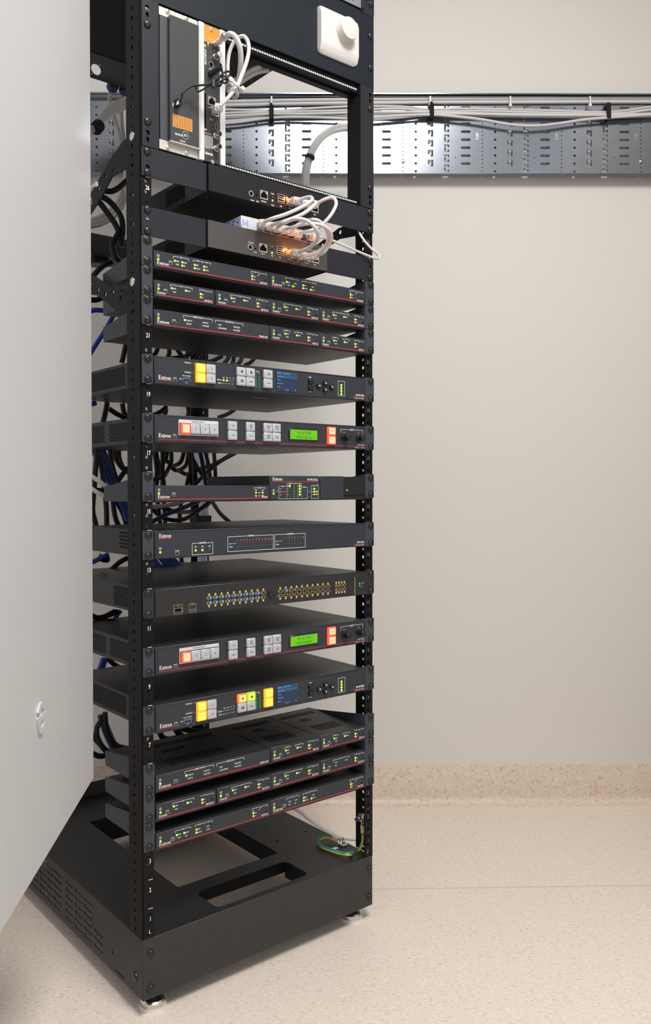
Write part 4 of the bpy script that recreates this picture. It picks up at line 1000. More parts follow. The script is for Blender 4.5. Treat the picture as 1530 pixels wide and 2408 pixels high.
Thing('vented_amplifier', 'unit with a silver slotted front above the blank panel, at the photo top', 'amplifier', (.2335, 0, zf(36)))
zz = zf(36)
part('case', G().box(.012,.4548,.002,.424,zz+.002,zz+.086,.001), M_BLACK)
slots = [rc(.20+k*.0062,.2028+k*.0062,zz+.0085,zz+.040) for k in range(37)]
part('slotted_front', G().plate(rc(.014,.4445,zz+.0025,zz+.046), slots, 'xz', -.004, .0015), mat('grey_front', (.30,.31,.33), .4, metal=.5))
part('front_panel', G().box(.014,.4445,-.0024,.002,zz+.0025,zz+.086), M_HOLE)
for a, b in ((-.008,.0130),(.4452,.4780)): part('mounting_ear', G().plate(rrect(a,b,zz-.0030,zz+.086,.003), (), 'xz', -.0032, .003).box(a if a > .2 else b-.002, a+.002 if a > .2 else b, -.012, -.003, zz, zz+.086), M_BRKT)
screw(.4690, zz+.0185, -.0032); screw(.002, zz+.0185, -.0032)
led(.4585, zz+.0225, M_HOLE, -.0032, .0018, 'pilot_hole')
Thing('connector_panel', 'black rear panel with a round cut-out, seen through the upper left side', 'panel', (.2335, .55, 1.594))
hc = at(226,163,.546)
hs = [circ(hc[0]+k*.052, hc[2], .0118, 20) for k in (-3,-2,-1,0)]
for k in (-3,-2,-1,0):
    for s_ in (1,-1): hs.append(circ(hc[0]+k*.052+s_*.0095, hc[2]+s_*.012, .0016, 8))
part('panel_plate', G().plate(rc(.012,.455,at(240,190,.546)[2],1.78), hs, 'xz', .546, .002), M_BLACK)
part('panel_lip', G().box(.012,.455,.520,.546,1.76,1.78), M_BLACK)

# ================================================================== CABLES
def cable(name, label, cat, pts, r, m, frame='rack', group=None, n=10, sub=6, parts=()):
    g = G(); g.tube(pts, r, n, sub); o0 = pts[0]
    t = Thing(name, label, cat, o0, frame, group)
    part('jacket', g, m)
    for f in parts: f()
    return t
def cable1(name, label, cat, pts, r, m, frame='rack', group=None, n=10, sub=6):
    g = G(); g.tube(pts, r, n, sub); return solo(name, label, cat, g, m, pts[0], frame, group)
def ax_box(a, b, w, h, c=.0008):            # box along a->b
    a, b = Vector(a), Vector(b); d = (b-a); L_ = d.length; d.normalize(); e1 = Vector((0,0,1)); e1 = (e1-d*e1.dot(d)).normalized(); e2 = d.cross(e1)
    g = G().box(-w/2, w/2, 0, L_, -h/2, h/2, c); g.v = [tuple(a+e2*x+d*y_+e1*z_) for x, y_, z_ in g.v]; return g
def patch(label, pl, y0, route, boot_a=None, boot_b=None, group=None, r=.0030, clear_a=False):
    """white patch cord; pl = (port point, boot end point) pairs as rack-local points"""
    pts = []
    A = boot_a; B = boot_b
    if A: pts.append(A[1])
    pts += route
    if B: pts.append(B[1])
    g = G(); g.tube(pts, r, 10, 7)
    t = Thing('patch_cable', label, 'cable', pts[0], 'rack', group)
    part('jacket', g, M_WHITECAB)
    for e in (A, B):
        if not e: continue
        p, b = Vector(e[0]), Vector(e[1]); mid = p+(b-p)*.42
        part('plug', ax_box(p, mid, .0115, .0078), M_CLEAR)
        gb = ax_box(mid, p+(b-p)*.86, .0118, .0108, .0016)
        for k in range(5):
            c_ = mid+(b-mid)*(.10+.14*k); gb2 = ax_box(c_, c_+(b-p)*.028, .0128, .0118, .0012); gb.add(gb2.v, gb2.f)
        dd_ = (b-mid).normalized(); gb.lathe([(.0052,0),(.0046,.006),(.0042,.007)], p+(b-p)*.80, tuple(dd_), 12)
        part('boot', gb, M_WPLAST)
def Z6(x, y): return 560+x/6.375, 440+y/6.375
def rt(l): return [at(*Z6(x, y), ly) for x, y, ly in l]
def sp(k, ex, ey, ly=-.032):                  # plug in switch port k with boot end at zoom point
    return ((ports[k], SY0-.001, zs+.009), at(*Z6(ex, ey), ly))
zg, zw = zf(25)+.0172, zf(27)+.0158
patch('white patch cable from the first switch port up to the firewall', None, 0, rt([(520,468,-.050),(700,410,-.062),(900,325,-.070),(1040,245,-.072),(1110,185,-.066),(1075,150,-.056),(990,165,-.044)]), sp(0, 385, 520), ((.2750,-.0074,zw), at(*Z6(900,195),-.034)))
patch('white patch cable from the second switch port up to the firewall', None, 0, rt([(620,530,-.052),(800,475,-.066),(980,395,-.076),(1120,290,-.078),(1160,235,-.068),(1110,215,-.058)]), sp(1, 500, 565), ((.2935,-.0074,zw), at(*Z6(1035,235),-.036)))
patch('white patch cable arching from the third switch port down to the gateway, nearest arch', None, 0, rt([(680,545,-.058),(800,488,-.074),(900,475,-.086),(1020,500,-.096),(1130,585,-.102),(1190,690,-.100),(1180,800,-.088),(1090,890,-.070),(1000,940,-.054)]), sp(2, 590, 595), ((.2740,-.0074,zg), at(*Z6(900,975),-.036)))
patch('white patch cable arching wide to the right, from the fourth switch port to the gateway', None, 0, rt([(800,605,-.050),(950,560,-.062),(1120,548,-.074),(1270,580,-.080),(1370,660,-.080),(1395,770,-.074),(1350,890,-.064),(1270,985,-.054)]), sp(3, 710, 620), ((.3120,-.0074,zg), at(*Z6(1180,1030),-.036)))
patch('white patch cable arching from the fifth switch port to the gateway, inner right arch', None, 0, rt([(880,575,-.046),(980,515,-.056),(1090,488,-.066),(1200,505,-.072),(1290,590,-.074),(1345,720,-.070),(1330,840,-.062),(1250,930,-.054),(1140,995,-.046)]), sp(4, 820, 645), ((.2930,-.0074,zg), at(*Z6(1020,1025),-.036)))
patch('white patch cable rising in a tall loop at the right of the firewall ports', None, 0, rt([(1020,665,-.042),(1160,625,-.050),(1290,530,-.060),(1400,400,-.066),(1465,260,-.066),(1440,175,-.060),(1370,160,-.052),(1270,195,-.044)]), sp(5, 920, 690), ((.3120,-.0074,zw), at(*Z6(1185,245),-.034)))
p4 = lambda x, y, ly: at(470+x/3.558, 380+y/3.558, ly)
patch('long thin white patch cable from the last switch port looping over the right post', None, 0, [p4(1080,650,-.034),p4(1200,700,-.036),p4(1350,765,-.036),p4(1460,808,-.034),p4(1498,808,-.030),p4(1490,780,-.026),p4(1440,735,-.022),p4(1380,670,-.014),p4(1340,610,-.004),p4(1322,570,.03)], ((ports[7], SY0-.001, zs+.009), p4(985,630,-.034)), None, r=.0022)
# cables at the tuner module
Z10 = lambda x, y, ly: at(500+x/10.47, 60+y/10.47, ly)
ce = Z10(340,235,-.030)
def coaxc():
    a_ = Vector((ac[0], YT-.006, ac[1])); b_ = Vector(ce); d_ = tuple((b_-a_).normalized()); L_ = (b_-a_).length
    part('coax_plug', G().lathe([(.0058,0),(.0058,.006),(.0048,.006),(.0050,L_*.55),(.0060,L_*.55),(.0060,L_*.95),(.0036,L_)], a_, d_, 16), M_NICKEL)
cable('coaxial_cable', 'thick white coaxial cable curling down from the top of the tuner module', 'cable', [ce, Z10(430,205,-.040), Z10(530,250,-.046), Z10(610,370,-.048), Z10(670,560,-.046), Z10(692,800,-.040), Z10(680,1050,-.032), Z10(650,1280,-.022), Z10(590,1480,-.012), Z10(480,1600,-.006), Z10(420,1700,0)], .0042, M_WHITECAB, n=10, parts=(coaxc,))
pe = ((.1236, YT-.001, e1[1]), Z10(175,1990,-.034))
patch('white patch cable looping up from the lower port of the tuner module', None, 0, [Z10(330,1830,-.040), Z10(480,1660,-.044), Z10(620,1450,-.046), Z10(730,1180,-.046), Z10(830,900,-.044), Z10(885,640,-.040), Z10(870,420,-.034), Z10(790,285,-.028), Z10(700,270,-.022), Z10(590,330,-.014), Z10(480,480,-.006), Z10(400,700,0), Z10(370,950,.002), Z10(372,1180,.002), Z10(410,1380,0), Z10(480,1470,-.004), Z10(560,1560,-.006), Z10(600,1720,0), Z10(520,1790,.02)], pe, None, r=.0032)
Thing('cable_tie', 'white cable tie cinching the white loop beside the tuner module', 'cable tie', Z10(540,1450,-.03))
part('strap', G().tube([Z10(440,1360,-.040), Z10(520,1400,-.052), Z10(620,1500,-.052), Z10(680,1560,-.040)], .0024, 6, 4), M_WPLAST)
part('tie_head', ax_box(Z10(430,1300,-.042), Z10(500,1370,-.046), .0075, .0060), M_WPLAST); part('tie_head', ax_box(Z10(680,1540,-.042), Z10(760,1600,-.042), .0090, .0070), M_WPLAST)
ZD = lambda x, y, ly: at(360+x/6.375, y/6.375, ly)
def dplug():
    part('barrel_plug', G().lathe([(.0046,0),(.0046,.008),(.0054,.008),(.0050,.018),(.0036,.024)], Vector(ZD(850,1110,YT)), tuple(Vector(ZD(1000,1020,-.024))-Vector(ZD(850,1110,YT))), 14), M_BLKBTN)
    part('square_plug', ax_box(ZD(350,1560,YH), ZD(395,1520,-.020), .0075, .0105), M_BLKBTN)
    part('plug_face', G().plate([(ZD(350,1530,-.0205)[0],ZD(350,1530,-.0205)[2]),(ZD(385,1505,-.0205)[0],ZD(385,1505,-.0205)[2]),(ZD(385,1555,-.0205)[0],ZD(385,1555,-.0205)[2]),(ZD(350,1580,-.0205)[0],ZD(350,1580,-.0205)[2])],(),'xz',-.0206,.0001), M_PRINTDIM)
    part('twist_tie', G().tube([ZD(885,1215,-.036), ZD(925,1245,-.042), ZD(890,1300,-.036)], .0022, 6, 5).tube([ZD(900,1200,-.040), ZD(900,1310,-.040)], .0040, 8, 2), M_BLKBTN)
    part('cord_loop', G().tube([ZD(640,1300,-.024), ZD(650,1350,-.026), ZD(690,1370,-.028), ZD(800,1310,-.034), ZD(890,1255,-.038), ZD(1000,1230,-.040), ZD(1090,1245,-.040), ZD(1120,1190,-.038), ZD(1040,1140,-.036), ZD(930,1225,-.038)], .0014, 6, 6), M_BLKCAB)
cable('black_cable', 'thin black power cable tied in a bow across the two upright modules', 'cable', [ZD(395,1520,-.020), ZD(430,1460,-.022), ZD(440,1400,-.023), ZD(500,1340,-.024), ZD(600,1285,-.026), ZD(740,1275,-.032), ZD(880,1245,-.038), ZD(960,1180,-.042), ZD(1070,1085,-.046), ZD(1140,1075,-.046), ZD(1150,1120,-.044), ZD(1060,1190,-.042), ZD(960,1240,-.040), ZD(900,1270,-.038), ZD(1000,1290,-.030), ZD(1040,1180,-.022), ZD(1030,1060,-.020), ZD(1010,970,-.022), ZD(985,960,-.024), ZD(990,1020,-.024)], .0016, M_BLKCAB, n=10, parts=(dplug,))
# two white cables running behind the module frame
cable1('coaxial_cable', 'white cable fanning out behind the module frame, upper of two', 'cable', [Z10(1200,1010,.05), Z10(1000,1080,.07), Z10(800,1190,.08), Z10(560,1330,.09), Z10(350,1420,.10), Z10(290,1520,.11)], .0042, M_WHITECAB)
cable1('coaxial_cable', 'white cable fanning out behind the module frame, lower of two', 'cable', [Z10(1380,1090,.05), Z10(1100,1150,.07), Z10(850,1280,.08), Z10(680,1400,.09), Z10(450,1500,.10), Z10(380,1620,.11)], .0042, M_WHITECAB)
# grey bundle rising behind the module frame opening
for k, s_ in ((0, 'outer'), (1, 'inner')):
    o_ = k*7
    cable1('grey_cable', 'thick pale grey cable arching behind the module frame, %s of the pair' % s_, 'cable', [at(717+o_,470,.30-.02*k), at(714+o_,430,.30), at(718+o_,390,.30), at(733+o_*.8,350,.30), at(755+o_*.8,320+o_*.3,.30), at(785,301+o_,.30), at(815,296+o_,.30), at(842,304+o_,.30), at(858,335+o_,.30), at(862,400,.31), at(860,470,.32)], .0058, mat('pale_grey_jacket', (.52,.52,.51), .5))
t_ = at(728,371,.294); solo('cable_tie', 'black cable tie round the pale grey cable pair', 'cable tie', G().lathe([(.0112,0),(.0112,.0022)], t_, (.35,.1,.9), 16), M_BLKBTN, t_)

# ------------------------------------------------------------------ cable tray on the wall
def tray(name, label, xa, xb):
    Thing(name, label, 'cable tray', ((xa+xb)/2, -.02, 1.5945), 'wall'); z0, z1 = 1.5945, 1.7950; YTR = -.014
    SC = .9929; xa *= SC; xb *= SC; z0, z1 = EYE+(z0-EYE)*SC, EYE+(z1-EYE)*SC
    holes = []; i0 = math.floor((xa-.3224)/.2014); k = i0
    def ok(l): return all(xa+.003 < p[0] < xb-.003 for p in l)
    while .3224+k*.2014 < xb+.2:
        X = .3224+k*.2014; ls = []
        for j in range(7): ls.append(pill(X, 1.6282+j*.02005, .0246, .0066))
        ls.append(pill(X, 1.7688, .0246, .0066))
        for j in range(19): ls.append(circ(X+.0422, 1.6085+j*.01, .0016, 8))
        for j in range(9): ls.append(circ(X+.0750, 1.6085+j*.01995, .0031, 10))
        for j in range(6):
            zc = 1.6289+j*.0251; h_ = .0085
            ls.append([(X+.1058,zc+h_),(X+.1188,zc+h_),(X+.1188,zc-h_),(X+.1120,zc-h_),(X+.1120,zc-h_+.0045),(X+.1145,zc-h_+.0045),(X+.1145,zc+.0022),(X+.1100,zc+.0022),(X+.1100,zc-.0022),(X+.1058,zc-.0022)])
        for j in range(7):
            zc = 1.6160+j*.0252; h_ = .0095
            ls.append([(X+.1466,zc+h_),(X+.1597,zc+h_),(X+.1597,zc+h_-.0065),(X+.1550,zc+h_-.0065),(X+.1550,zc+h_-.0035),(X+.1512,zc+h_-.0035),(X+.1512,zc-h_+.0035),(X+.1550,zc-h_+.0035),(X+.1550,zc-h_+.0065),(X+.1597,zc-h_+.0065),(X+.1597,zc-h_),(X+.1466,zc-h_)])
        ls.append(circ(X-.0260, 1.6435, .0014, 8))
        ls = [[(a*SC, EYE+(b-EYE)*SC) for a, b in l] for l in ls]
        holes += [l for l in ls if ok(l)]; k += 1
    part('perforated_plate', G().plate(rc(xa, xb, z0+.004, z1-.002), holes, 'xz', YTR-.0012, .0012), M_GALV)
    n = 8; prof = [(-.0005,0)]
    g = G()
    for zz, s_ in ((z0+.004,-1),(z1-.002,1)):
        pr_ = [(YTR-.0012,zz)]+[(YTR-.0012-.004*math.sin(a), zz+s_*.004*(1-math.cos(a))) for a in (.5,1.0,1.4,1.57)]+[(YTR-.020,zz+s_*.004),(YTR-.0215,zz+s_*.0028),(YTR-.0215,zz+s_*.0018)]
        m_ = len(pr_); g.add([(xa,a,b) for a,b in pr_]+[(xb,a,b) for a,b in pr_]+[(xa,a+.0009,b-s_*.001) for a,b in pr_]+[(xb,a+.0009,b-s_*.001) for a,b in pr_], [(i,i+1,i+1+m_,i+m_) for i in range(m_-1)]+[(i+2*m_,i+1+2*m_,i+1+3*m_,i+3*m_) for i in range(m_-1)])
    part('rolled_edge', g, M_GALV)
    return z0
tray('cable_tray', 'long galvanised perforated cable tray screwed along the back wall', -.3290, 1.045)
for px in (948.5, 1506.5): 
    a = atw(px, 380, .0155); part('fixing_screw', G().lathe([(.0042,0),(.0040,.0016),(.002,.0024)], a, n=14), M_STEEL)
g = G()
for k in range(-1, 4): g.text((.3224+k*.2014+.0255)*.9929, 1.699, 'MP-S', .0072, -.0153, w=.8, rot=-math.pi/2)
part('stamp', g, mat('faint_stamp', (.50,.53,.57), .4, metal=.8))
part('wall_spacer', G().box(-.25,-.22,-.013,0,1.62,1.77).box(.28,.31,-.013,0,1.62,1.77).box(.98,1.01,-.013,0,1.62,1.77), M_GALV)
tray('cable_tray', 'dim galvanised cable tray at the left, seen behind the rack', -1.2, -.3405)
part('wall_spacer', G().box(-.6,-.57,-.013,0,1.62,1.77), M_GALV)
# cables along the tray
def wc(l, off): return [atw(px, py, off) for px, py in l]
for k, (dy, s_) in enumerate(((0,'upper'),(8.5,'lower'))):
    pts = wc([(352,242+dy),(420,241+dy),(560,238.5+dy),(700,235.5+dy),(876,233.5+dy),(1060,232+dy),(1240,231.5+dy),(1420,231+dy),(1600,231+dy)], .0205)
    g = G()
    cable1('data_cable', 'thick white cable along the top of the wall tray, %s of the tied pair' % s_, 'cable', pts, .0043, M_WHITECAB, 'wall', n=10)
low = [
 [(352,262),(530,258),(640,262),(720,256),(820,251),(940,251),(1012,258),(1100,256),(1280,260),(1427,264),(1530,252),(1620,246)],
 [(352,270),(530,266),(640,264),(740,262),(860,258),(940,256),(1012,262),(1150,262),(1300,266),(1427,268),(1530,262),(1620,258)],
 [(352,276),(530,273),(640,268),(720,268),(860,264),(940,264),(1012,264),(1150,268),(1300,270),(1427,271),(1530,268),(1620,266)],
 [(352,282),(530,279),(640,271),(740,270),(860,270),(940,268),(1012,267),(1150,271),(1300,273),(1427,273),(1530,270),(1620,270)],
 [(352,288),(530,285),(640,274),(720,272),(860,273),(940,273),(1012,268),(1150,272),(1300,274),(1427,276),(1530,272),(1620,274)],
 [(352,294),(530,290),(640,277),(740,276),(860,281),(940,276),(1012,269),(1100,268),(1250,271),(1427,270),(1530,258),(1620,252)]]
for k, l in enumerate(low):
    cable1('data_cable', 'thin white cable in the velcro-strapped bundle along the wall tray', 'cable', wc(l, .0190+.0062*(k % 3)), .0034, M_WHITECAB, 'wall', 'white cables strapped along the tray', n=10)
cable1('data_cable', 'thin white cable sagging below the strapped bundle right of the rack', 'cable', wc([(860,278),(940,272),(1012,270),(1060,273),(1130,281),(1200,293),(1255,296),(1310,291),(1370,282),(1427,277),(1500,272),(1600,266)], .034), .0036, M_WHITECAB, 'wall', n=10)
for px, py, s_ in ((638,267,'seen through the module frame'),(1013,264,'nearest the rack on the open wall'),(1427,266,'near the right edge of the photo')):
    a = atw(px, py, .027); g = G(); g.plate(rrect(a[0]-.0052,a[0]+.0052,a[2]-.0165,a[2]+.0165,.003), (), 'xz', -.038, .0022); g.box(a[0]-.005,a[0]+.005,-.038,-.0152,a[2]+.0150,a[2]+.0172); g.box(a[0]-.005,a[0]+.005,-.038,-.0152,a[2]-.0172,a[2]-.0150); g.box(a[0]-.0045,a[0]+.002,-.0395,-.036,a[2]+.012,a[2]+.021)
    solo('velcro_strap', 'black velcro strap round the white cables, %s' % s_, 'strap', g, M_VELCRO, (a[0],-.03,a[2]), 'wall')
for px, s_ in ((638,'leftmost'),(1010,'second from left'),(1198,'third from left'),(1385,'rightmost')):
    a = atw(px, 238, .024); g = G(); g.box(a[0]-.002,a[0]+.002,-.0300,-.0286,a[2]-.0118,a[2]+.0108); g.box(a[0]-.0035,a[0]+.0035,-.0310,-.0286,a[2]-.0150,a[2]-.0085); g.box(a[0]-.002,a[0]+.002,-.0300,-.0152,a[2]+.0098,a[2]+.0108); g.box(a[0]-.002,a[0]+.002,-.0300,-.0152,a[2]-.0118,a[2]-.0108)
    solo('cable_tie', 'clear white cable tie on the top cable pair of the tray, %s' % s_, 'cable tie', g, M_WPLAST, (a[0],-.025,a[2]), 'wall')

# ------------------------------------------------------------------ cables seen through the left side and in the gaps
ZA = lambda x, y, ly: at(x/4.5, y/4.5, ly)
for k in range(4):
    d_ = k*13
    cable1('data_cable', 'dim white cable in the strapped bundle at the upper left behind the rack', 'cable', [ZA(1500,1040+d_*1.6,.50), ZA(1330,1060+d_*1.9,.50), ZA(1180,1110+d_*2.6,.50), ZA(1060,1230+d_*1.6,.50), ZA(1000,1320+d_,.50), ZA(930,1400+d_,.48), ZA(820,1560+d_,.46)], .0050, M_WHITECAB, group='white cables strapped at the upper left', n=10)
a = ZA(1025,1345,.485); b = ZA(1060,1400,.485)
solo('velcro_strap', 'black velcro strap round the dim cable bundle at the upper left', 'strap', G().lathe([(.0125,-.010),(.0135,-.008),(.0135,.008),(.0125,.010)], ZA(1030,1345,.495), tuple(Vector(ZA(980,1400,.485))-Vector(ZA(1045,1325,.497))), 14), M_VELCRO, a)
for k, (bx, by, pts) in enumerate(((1215,930,[(1165,985),(1160,1070),(1200,1220),(1250,1380),(1275,1520),(1280,1700)]),(1340,965,[(1300,1020),(1285,1120),(1290,1300),(1310,1480),(1320,1700),(1325,1900)]))):
    def plugp(bx=bx, by=by, p0=pts[0]):
        part('blue_plug', G().lathe([(.010,0),(.0135,.006),(.0130,.016),(.008,.022),(.005,.025)], ZA(bx-10, by-50, .575), tuple(Vector(ZA(*p0,.570))-Vector(ZA(bx-10,by-50,.575))), 16), M_BLUEPLUG)
    cable('power_cable', 'grey cable hanging from a blue plug at the upper left, %s of two' % ('left' if k == 0 else 'right'), 'cable', [ZA(x, y, .570-.005*i) for i, (x, y) in enumerate(pts)], .0042, M_GREYCAB, parts=(plugp,))
Z8 = lambda x, y, ly: at(340+x/5.464, 1040+y/5.464, ly)
ZL5 = lambda x, y, ly: at(200+x/4.815, 400+y/4.815, ly)
ZL6 = lambda x, y, ly: at(200+x/4.815, 880+y/4.815, ly)
ZL7 = lambda x, y, ly: at(200+x/4.3, 1340+y/4.3, ly)
BLK = 'black cable dangling behind the middle rack units'
black = [
 ([(110,60),(150,300),(155,420),(140,560),(170,800),(205,1100)],.40),([(230,60),(230,350),(230,540),(250,800),(265,1100)],.42),
 ([(340,100),(340,250),(300,350),(250,430),(150,470),(60,490)],.38),([(510,100),(470,240),(410,290),(350,300),(290,240)],.41),
 ([(565,100),(540,270),(480,340),(400,360),(320,300)],.43),([(580,60),(590,350),(605,560)],.40),([(600,180),(700,360),(800,460),(960,515)],.44),
 ([(1180,130),(950,260),(780,410),(630,560)],.43),([(1120,150),(900,280),(750,330),(600,390),(530,410),(440,365)],.45),([(760,60),(820,300),(850,560)],.46),
 ([(885,60),(905,350),(915,560)],.46),([(700,60),(760,350),(790,570)],.43),([(60,820),(200,950),(350,1000),(500,990),(650,910),(840,760)],.40),
 ([(200,830),(400,890),(600,890),(750,840),(850,765)],.42),([(470,740),(450,950),(450,1110)],.44),([(860,750),(960,900),(1050,990),(1160,1080)],.45),
 ([(540,560),(555,480),(575,420)],.41),([(250,560),(220,380),(160,200),(140,60)],.39),([(290,60),(270,220),(190,330),(150,560)],.41),
 ([(60,1420),(200,1590),(280,1570),(350,1480)],.40),([(470,1480),(480,1540),(520,1590)],.44)]
BLKL = ['black cable falling straight, first from the left post, above the plain striped unit', 'black cable falling straight, second from the left post, above the plain striped unit',
 'black cable curving back to the left post above the plain striped unit', 'black cable hooked in a wide U above the plain striped unit, outer one', 'black cable hooked in a wide U above the plain striped unit, inner one',
 'straight black cable left of the lavender cables', 'black cable sloping down right towards the tall control processor', 'black cable climbing right under the upper green-display processor, lower one',
 'black cable climbing right under the upper green-display processor, upper one', 'black cable crossing in front of the rear right post', 'black cable falling just right of the rear right post',
 'black cable falling between the two lavender strands', 'black cable drooping deepest under the plain striped unit', 'black cable drooping less deep under the plain striped unit',
 'black cable upright under the plain striped unit, left of the rear post', 'black cable sloping down right of the rear post under the plain striped unit', 'short black cable leaning behind the straight one left of the lavender cables',
 'black cable leaning left in the tangle above the plain striped unit', 'black cable crossing the tangle above the plain striped unit', 'black cable lying across the bright blue cables', 'short black cable right of the bright blue cables']
for l, d_ in black:
    cable1('black_cable', BLKL[black.index((l, d_))], 'cable', [Z8(x, y, d_+random.uniform(-.015,.015)) for x, y in l], .0046, M_BLKCAB, group='black cables behind the middle rack units')
Z9 = lambda x, y, ly: at(350+x/6.12, 820+y/6.12, ly)
SHORT = ['black cable %s in the gap above the upper media processor, counted from the left post' % w_ for w_ in ('first','second','third','fourth','fifth','sixth','seventh','eighth','ninth','tenth','eleventh','twelfth')]+['black cable %s in the gap below the upper media processor, counted from the left post' % w_ for w_ in ('first','second','third','fourth')]
for l, d_ in (([(130,-30),(60,110)],.36),([(290,-20),(270,130)],.38),([(390,-10),(500,160)],.40),([(640,40),(520,110),(320,140)],.41),([(560,30),(520,170)],.42),([(720,60),(660,170)],.40),([(800,50),(760,190)],.42),([(1050,110),(900,180),(780,190)],.43),([(1160,90),(1060,230)],.42),([(1220,110),(1180,250)],.43),([(1520,140),(1380,240)],.46),([(1340,120),(1260,240)],.44),([(60,960),(250,840)],.36),([(240,830),(220,960)],.38),([(560,830),(560,970)],.42),([(1230,880),(1000,990)],.46)):
    if len(l) == 2: l = [l[0], ((l[0][0]+l[1][0])/2+12, (l[0][1]+l[1][1])/2+8), l[1]]
    cable1('black_cable', SHORT.pop(0), 'cable', [Z9(x, y, d_) for x, y in l], .0048, M_BLKCAB, group='black cables around the upper media processor')
for k, o_ in enumerate((0, 36, 72)):
    cable1('lavender_cable', 'pale lavender cable strapped to the rear right post', 'cable', [Z8(x+o_, y, .525) for x, y in ((640,60),(680,250),(705,420),(715,600),(722,800),(725,1000),(718,1250),(705,1500),(700,1700))], .0050, M_LAV, group='lavender cables on the rear post')
a = Z8(765,985,.515); solo('velcro_strap', 'black velcro strap round the lavender cables at the rear post', 'strap', G().box(a[0]-.018,a[0]+.018,.512,.516,a[2]-.0075,a[2]+.0075).box(a[0]-.018,a[0]-.016,.512,.55,a[2]-.0075,a[2]+.0075).box(a[0]+.016,a[0]+.018,.512,.55,a[2]-.0075,a[2]+.0075), M_VELCRO, a)
cable1('grey_cable', 'grey cable drooping under the plain unit with the long red stripe', 'cable', [Z8(x, y, .33) for x, y in ((-40,850),(80,830),(250,818),(400,790),(520,745))], .0045, M_GREYCAB)
cable1('dark_blue_cable', 'dark blue cable slanting up under the plain unit with the long red stripe', 'cable', [Z8(x, y, .34) for x, y in ((-30,1085),(80,1030),(250,940),(400,880),(560,815),(700,755))], .0045, M_DKBLUE)
for k, (xa, xb, ln) in enumerate(((90,135,1),(140,190,1),(190,300,1),(225,345,1),(262,395,1),(300,440,1),(335,470,1),(365,490,1))):
    cable1('blue_cable', 'bright blue network cable lying on the black switch under the audio processor', 'cable', [Z8(xa-15, 1470, .33), Z8((xa+xb)/2-4, 1545, .325), Z8(xb, 1585, .32), Z8(xb+60, 1605, .315)], .0035, M_BLUECAB, group='blue cables above the black switch')
for k in range(6):
    cable1('blue_cable', 'dark blue network cable in the slanting bundle seen through the left side', 'cable', [ZL6(60+k*24, 800, .33), ZL6(100+k*26, 900, .33), ZL6(180+k*22, 1060, .33), ZL6(250+k*16, 1200, .32), ZL6(330+k*16, 1340, .32), ZL6(420+k*14, 1500, .32), ZL6(470+k*12, 1660, .32)], .0036, M_DKBLUE if k % 2 else M_BLUECAB, group='blue bundle at the left side')
LBS = [[ZL6, [(145,780),(125,1000),(105,1250),(85,1500)], .30], [ZL6, [(150,900),(190,1080),(215,1280),(240,1500),(245,1780)], .31], [ZL6, [(280,820),(300,1000),(330,1120),(370,1230)], .34], [ZL6, [(480,1060),(380,1200),(320,1340),(320,1480),(350,1650),(420,1780)], .33], [ZL6, [(330,800),(350,950),(420,1060),(500,1120)], .35], [ZL6, [(380,820),(385,950),(430,1060),(480,1100)], .36], [ZL6, [(350,1430),(420,1560),(460,1680),(480,1790)], .34], [ZL6, [(90,1330),(85,1540),(110,1660),(140,1780)], .29], [ZL6, [(250,320),(230,430),(200,560)], .30], [ZL6, [(270,390),(360,450),(470,500)], .32], [ZL6, [(420,330),(440,430),(480,520)], .33], [ZL6, [(100,1310),(180,1320),(240,1335)], .27], [ZL6, [(480,2080),(390,2130),(300,2210)], .34], [ZL6, [(190,2040),(180,2090),(250,2105),(245,2060)], .32], [ZL7, [(40,440),(90,475),(150,485),(250,455),(330,420)], .30], [ZL7, [(230,900),(300,960),(380,1000),(480,1010)], .33], [ZL7, [(200,1440),(215,1580),(260,1700),(330,1780),(440,1810)], .30], [ZL7, [(160,1530),(120,1600),(125,1690),(180,1790),(250,1850)], .28], [ZL7, [(60,1660),(130,1740),(210,1830),(290,1870)], .29], [ZL7, [(60,1850),(150,1885),(250,1865)], .27], [ZL5, [(470,120),(380,200),(300,240),(215,235)], .20], [ZL5, [(170,290),(270,350),(370,460),(415,560),(425,700),(410,820),(420,870)], .20], [ZL5, [(140,340),(220,440),(320,580),(375,690),(360,740),(310,830),(310,900),(340,980),(400,1045)], .20], [ZL5, [(300,1045),(200,1090),(100,1190),(60,1260)], .27], [ZL5, [(60,1470),(130,1470),(210,1440)], .26], [ZL5, [(460,1980),(440,2080),(415,2180)], .30]]
LBL = ['long black cable nearest the white door, beside the upper blue bundle', 'black cable left of the upper blue bundle, running past the tall control shelf', 'black cable just right of the upper blue bundle', 'black cable bending left under the tall control shelf, by the left post',
 'black cable bowing towards the left post above the tall control shelf', 'steeper black cable bowing towards the left post above the tall control shelf', 'black cable above the audio processor, close to the left post', 'black cable with a dark block, close to the white door above the audio processor',
 'black cable leaning above the upper green-display processor, left', 'black cable slanting down right above the upper green-display processor', 'short black cable by the left post above the upper green-display processor', 'short level black cable at the tall control shelf corner',
 'black cable rising right under the audio processor', 'small black loop under the audio processor', 'black cable sagging under the matte black switch', 'black cable sagging under the lower green-display processor', 'black cable curving along the dark blue bundle to the lower shelves', 'black cable in a left bow under the lower media processor',
 'black cable from the white door down to the lower shelves, upper one', 'black cable from the white door down to the lower shelves, lowest one', 'black cable curving from the post under the upper side brace', 'glossy black cable dropping from the upper side brace, right one', 'glossy black cable dropping from the upper side brace, left one', 'black plugged cable above the lower side brace', 'thin black cable under the lower side brace', 'black cable above the upper media processor, by the left post']
